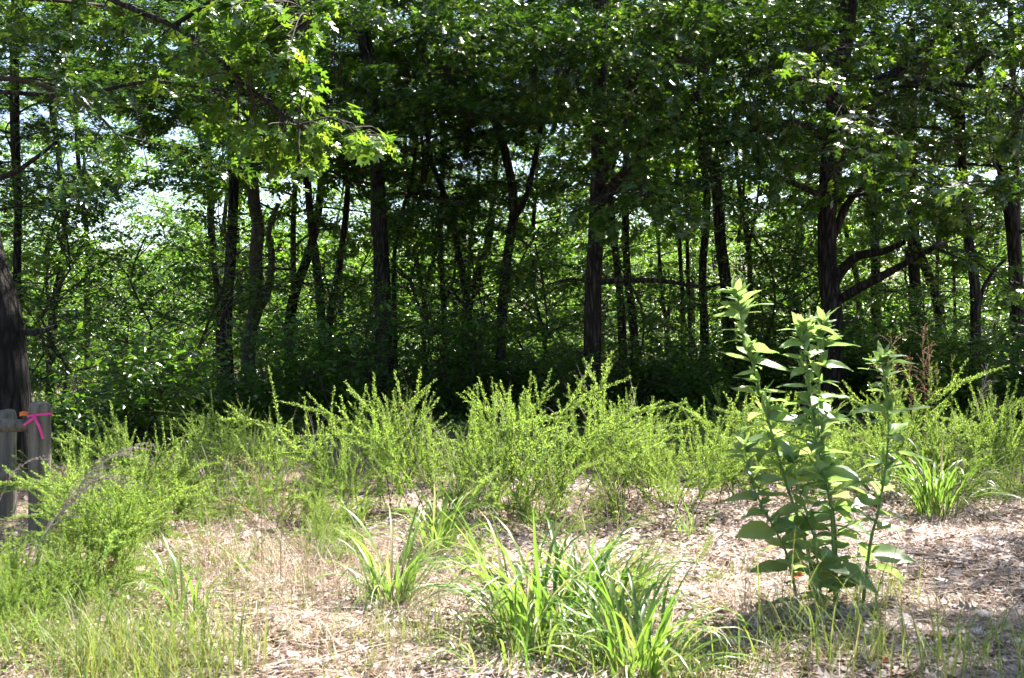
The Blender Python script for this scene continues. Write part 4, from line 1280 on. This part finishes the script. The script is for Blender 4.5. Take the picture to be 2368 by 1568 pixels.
wb = gpt((2000 + 0.625 * 700) * 0.789, WD)
weed = thing("tall_weed", "tall leafy green weed with broad pale leaves standing in the litter", "weed", wb)
g = np.random.default_rng(1234)
stems = [
 ([(640, 1500), (590, 1350), (540, 1180), (480, 1000), (400, 720), (340, 500), (290, 330), (255, 130)], 0.012, 6.5, 52, 1.0),
 ([(715, 1520), (705, 1300), (690, 1100), (640, 900), (600, 650), (575, 420), (565, 270)], 0.011, 6.4, 46, 1.0),
 ([(725, 1520), (715, 1250), (690, 1050), (655, 800), (640, 550), (650, 380), (662, 260)], 0.010, 6.6, 36, 1.0),
 ([(840, 1480), (880, 1300), (915, 1160), (950, 950), (965, 750), (950, 550), (938, 430)], 0.011, 6.45, 28, 1.0),
 ([(560, 1500), (490, 1360), (430, 1230), (370, 1120), (320, 1000), (290, 850)], 0.010, 6.2, 26, 0.95),
 ([(660, 1500), (620, 1300), (570, 1130), (530, 1000), (520, 900)], 0.008, 6.25, 16, 0.95),
]
for si, (zpts, r, d, nl, ls) in enumerate(stems):
    P = [zp(a_, b_, d + 0.02 * k) for k, (a_, b_) in enumerate(zpts)]
    P[0][2] = float(gh(P[0][0], P[0][1])) - 0.03
    org = P[0].copy()
    P = resample(np.array(P), 0.03) - org
    n = len(P)
    V, F = tube(P, np.linspace(r, r * 0.35, n), 8, 0.03, si)
    st = obj("stem", mesh("stem", V, [F], True, [M_WEEDSTEM]), weed, org - wb)
    az = g.uniform(0, 6.28)
    for k in range(nl):
        u = 0.10 + 0.90 * (k + 0.5) / nl
        u = u ** 0.9
        f = min(n - 2, int(u * (n - 1))); p = P[f]
        az += (math.pi if k % 2 else 1.75) + g.normal(0, 0.35)
        t = (u - 0.12) / 0.88
        size = ls * (0.24 - 0.04 * t) * g.uniform(0.6, 1.2)
        elev = -0.22 + 0.45 * t + g.normal(0, 0.2)
        dl = np.array([math.cos(az) * math.cos(elev), math.sin(az) * math.cos(elev), math.sin(elev)])
        dl = norm(dl * np.array([1.35, 1.0, 1.0]))
        nn = np.array([g.normal(0, 0.3), g.normal(0, 0.3), 1.0])
        R = frames(dl[None], nn[None])[0]
        me = (BROAD if t < 0.7 else NARROW)[int(g.integers(0, 4))]
        o = obj("leaf", me, st)
        o.matrix_local = Matrix.Translation((p + dl * (r * 0.4 + 0.012)).tolist()) @ Matrix(R.tolist()).to_4x4() @ Matrix.Diagonal((size * g.uniform(0.75, 1.15), size, size * g.uniform(0.4, 1.5), 1))
        if t > 0.35:        # axillary shoot
            for e in range(1 + (k % 2)):
                da = norm(dl * 0.6 + np.array([g.normal(0, 0.35), g.normal(0, 0.35), 0.9]))
                R = frames(da[None], (dl * 0.3 + g.normal(0, 0.5, 3) + np.array([0, 0, 0.3]))[None])[0]
                o = obj("leaf", NARROW[int(g.integers(0, 4))], st)
                o.matrix_local = Matrix.Translation((p + da * r * 0.4).tolist()) @ Matrix(R.tolist()).to_4x4() @ Matrix.Scale(size * g.uniform(0.35, 0.6), 4)
    # top rosette of narrow leaves, with short flower shoots
    for k in range(22 if si < 4 else 12):
        p = P[n - 1 - int(g.integers(0, max(2, int(n * 0.09))))]
        aa = g.uniform(0, 6.28); el = g.uniform(0.1, 1.25)
        dl = np.array([math.cos(aa) * math.cos(el), math.sin(aa) * math.cos(el), math.sin(el)])
        R = frames(dl[None], (np.array([0, 0, 1.0]) + g.normal(0, 0.4, 3))[None])[0]
        o = obj("leaf", NARROW[int(g.integers(0, 4))], st)
        o.matrix_local = Matrix.Translation((p + dl * 0.01).tolist()) @ Matrix(R.tolist()).to_4x4() @ Matrix.Scale(g.uniform(0.06, 0.15), 4)

# ------------------------------------------------------------------ leaf litter and straw on the ground
g = np.random.default_rng(2024)
LIT_V = [(-0.28, 0, 0.10), (0, 0, 0), (0.28, 0, 0.10), (-0.34, 0.5, 0.16), (0, 0.5, 0.03), (0.34, 0.5, 0.16), (0, 1.0, 0.12)]
LIT_T = [(0, 1, 4), (0, 4, 3), (1, 2, 5), (1, 5, 4), (3, 4, 6), (4, 5, 6)]


def litter(n, x0, x1, y0, y1, dens=None, s0=0.014, s1=0.048):
    y = np.sqrt(g.uniform(y0 ** 1.2, y1 ** 1.2, n) ** (2 / 1.2)); x = g.uniform(x0, x1, n) * y
    if dens is not None:
        keep = g.uniform(0, 1, n) < dens(x, y)
        x, y = x[keep], y[keep]
    m = len(x)
    z = gh(x, y) + g.uniform(0.003, 0.035, m)
    a = g.uniform(0, 6.28, m)
    d = np.stack([np.cos(a), np.sin(a), g.normal(0, 0.3, m)], -1)
    nn = np.stack([g.normal(0, 0.45, m), g.normal(0, 0.45, m), np.where(g.uniform(0, 1, m) < 0.5, 1.0, -1.0)], -1)
    return inst(LIT_V, LIT_T, np.stack([x, y, z], -1), frames(d, nn), g.uniform(s0, s1, m))


V, F = litter(140000, -0.55, 0.56, 4.6, 12.5, lambda x, y: np.clip(0.35 + 0.65 * (x > -0.10 * y) - 0.3 * (y > 10.5), 0, 1) * np.clip(0.62 + 0.5 * np.sin(x * 2.3 + 1.7 * np.sin(y * 1.9)) * np.sin(y * 2.9 + x), 0.18, 1))
V2, F2 = litter(1500, -0.5, 0.56, 4.6, 12, lambda x, y: np.clip(0.3 + 0.7 * (x > -0.10 * y), 0, 1), 0.06, 0.11)
F = np.concatenate([F, F2 + len(V)]); V = np.concatenate([V, V2])
m_ = 1600
y_ = g.uniform(4.8, 10.5, m_); x_ = g.uniform(-0.3, 0.55, m_) * y_
V3, F3 = inst(OAK_V, OAK_T, np.stack([x_, y_, gh(x_, y_) + g.uniform(0.02, 0.04, m_)], -1),
              frames(np.stack([g.normal(size=m_), g.normal(size=m_), g.normal(0, 0.2, m_)], -1), np.stack([g.normal(0, 0.4, m_), g.normal(0, 0.4, m_), np.ones(m_)], -1)), g.uniform(0.07, 0.13, m_))
F = np.concatenate([F, F3 + len(V)]); V = np.concatenate([V, V3])
obj("leaf_litter", mesh("leaf_litter", V, [F], False, [M_LITTER]), kind="stuff", label="pale pinkish-brown dead leaves littering the clearing floor", category="leaf litter")
n = 24000
y = g.uniform(4.7, 11, n); x = g.uniform(-0.52, 0.52, n) * y
a = g.uniform(0, 6.28, n)
d = np.stack([np.cos(a), np.sin(a), g.normal(0.05, 0.12, n)], -1)
SV = [(-0.5, 0, 0), (0.5, 0, 0), (0.45, 0.5, 0), (-0.45, 0.5, 0), (0.1, 1, 0), (-0.1, 1, 0)]
Lg = g.uniform(0.08, 0.34, n); wd = g.uniform(0.0018, 0.004, n)
V, F = inst(SV, [(0, 1, 2), (0, 2, 3), (3, 2, 4), (3, 4, 5)], np.stack([x, y, gh(x, y) + g.uniform(0.01, 0.05, n)], -1),
            frames(d, np.stack([g.normal(0, 0.5, n), g.normal(0, 0.5, n), np.ones(n)], -1)), np.stack([wd, Lg, wd], -1))
obj("fallen_straw", mesh("fallen_straw", V, [F], False, [M_STRAW]), kind="stuff", label="dry straw lying scattered over the clearing floor", category="straw")
# short green ground weeds on the fence side
n = 9000
y = g.uniform(4.8, 9.5, n); x = (g.uniform(-0.5, 0.0, n)) * y
keep = g.uniform(0, 1, n) < np.clip(1.0 - 1.7 * (x / y + 0.5) * 2, 0.02, 1)
x, y = x[keep], y[keep]
V, F = leaf_field(np.stack([x, y, gh(x, y) + np.abs(g.normal(0, 0.06, len(x)))], -1), g, KITE_V, KITE_T, 0.03, 0.7)
obj("low_weeds", mesh("low_weeds", V, [F], False, [M_WAND]), kind="stuff", label="low green weeds carpeting the ground before the fence", category="weeds")
for q, (px, d, L, a, lab) in enumerate([(1000, 5.5, 0.5, 0.3, "short grey stick lying on the litter at the bottom below the arching clump"),
                                        (2250, 7.4, 0.6, 2.6, "dark stick lying on the bare litter right of the weed"),
                                        (1650, 8.4, 0.55, 0.9, "thin stick lying on the litter behind the weed's lowest leaves"),
                                        (1120, 7.6, 0.7, 2.2, "crooked stick lying among straw between the grass clumps")]):
    b0 = gpt(px, d)
    pts = np.array([[0, 0, 0.025], [math.cos(a) * L * 0.5, math.sin(a) * L * 0.5 + 0.04, 0.05], [math.cos(a) * L, math.sin(a) * L, 0.03]])
    V, F, cp = tube(resample(pts, 0.06), 0.007, 6, 0.1, q, cap=True)
    obj("fallen_stick", mesh("fallen_stick", V, [F, cp], True, [M_GREYTWIG]), None, b0, label=lab, category="stick")
for q, (px, d, lab) in enumerate([(1832, 6.9, "red dead leaf low in the tall weed's shade"), (2040, 5.25, "tiny red leaf in the thin tuft at the bottom")]):
    b0 = gpt(px, d)
    V, F = inst(LIT_V, LIT_T, np.array([[0, 0, 0.12 if q == 0 else 0.05]]), frames(np.array([[1.0, 0.2, 0.2]]), np.array([[0.1, -0.8, 0.7]])), 0.085 if q == 0 else 0.03)
    obj("red_leaf", mesh("red_leaf", V, [F], False, [M_REDLEAF]), None, b0, label=lab, category="dead leaf")
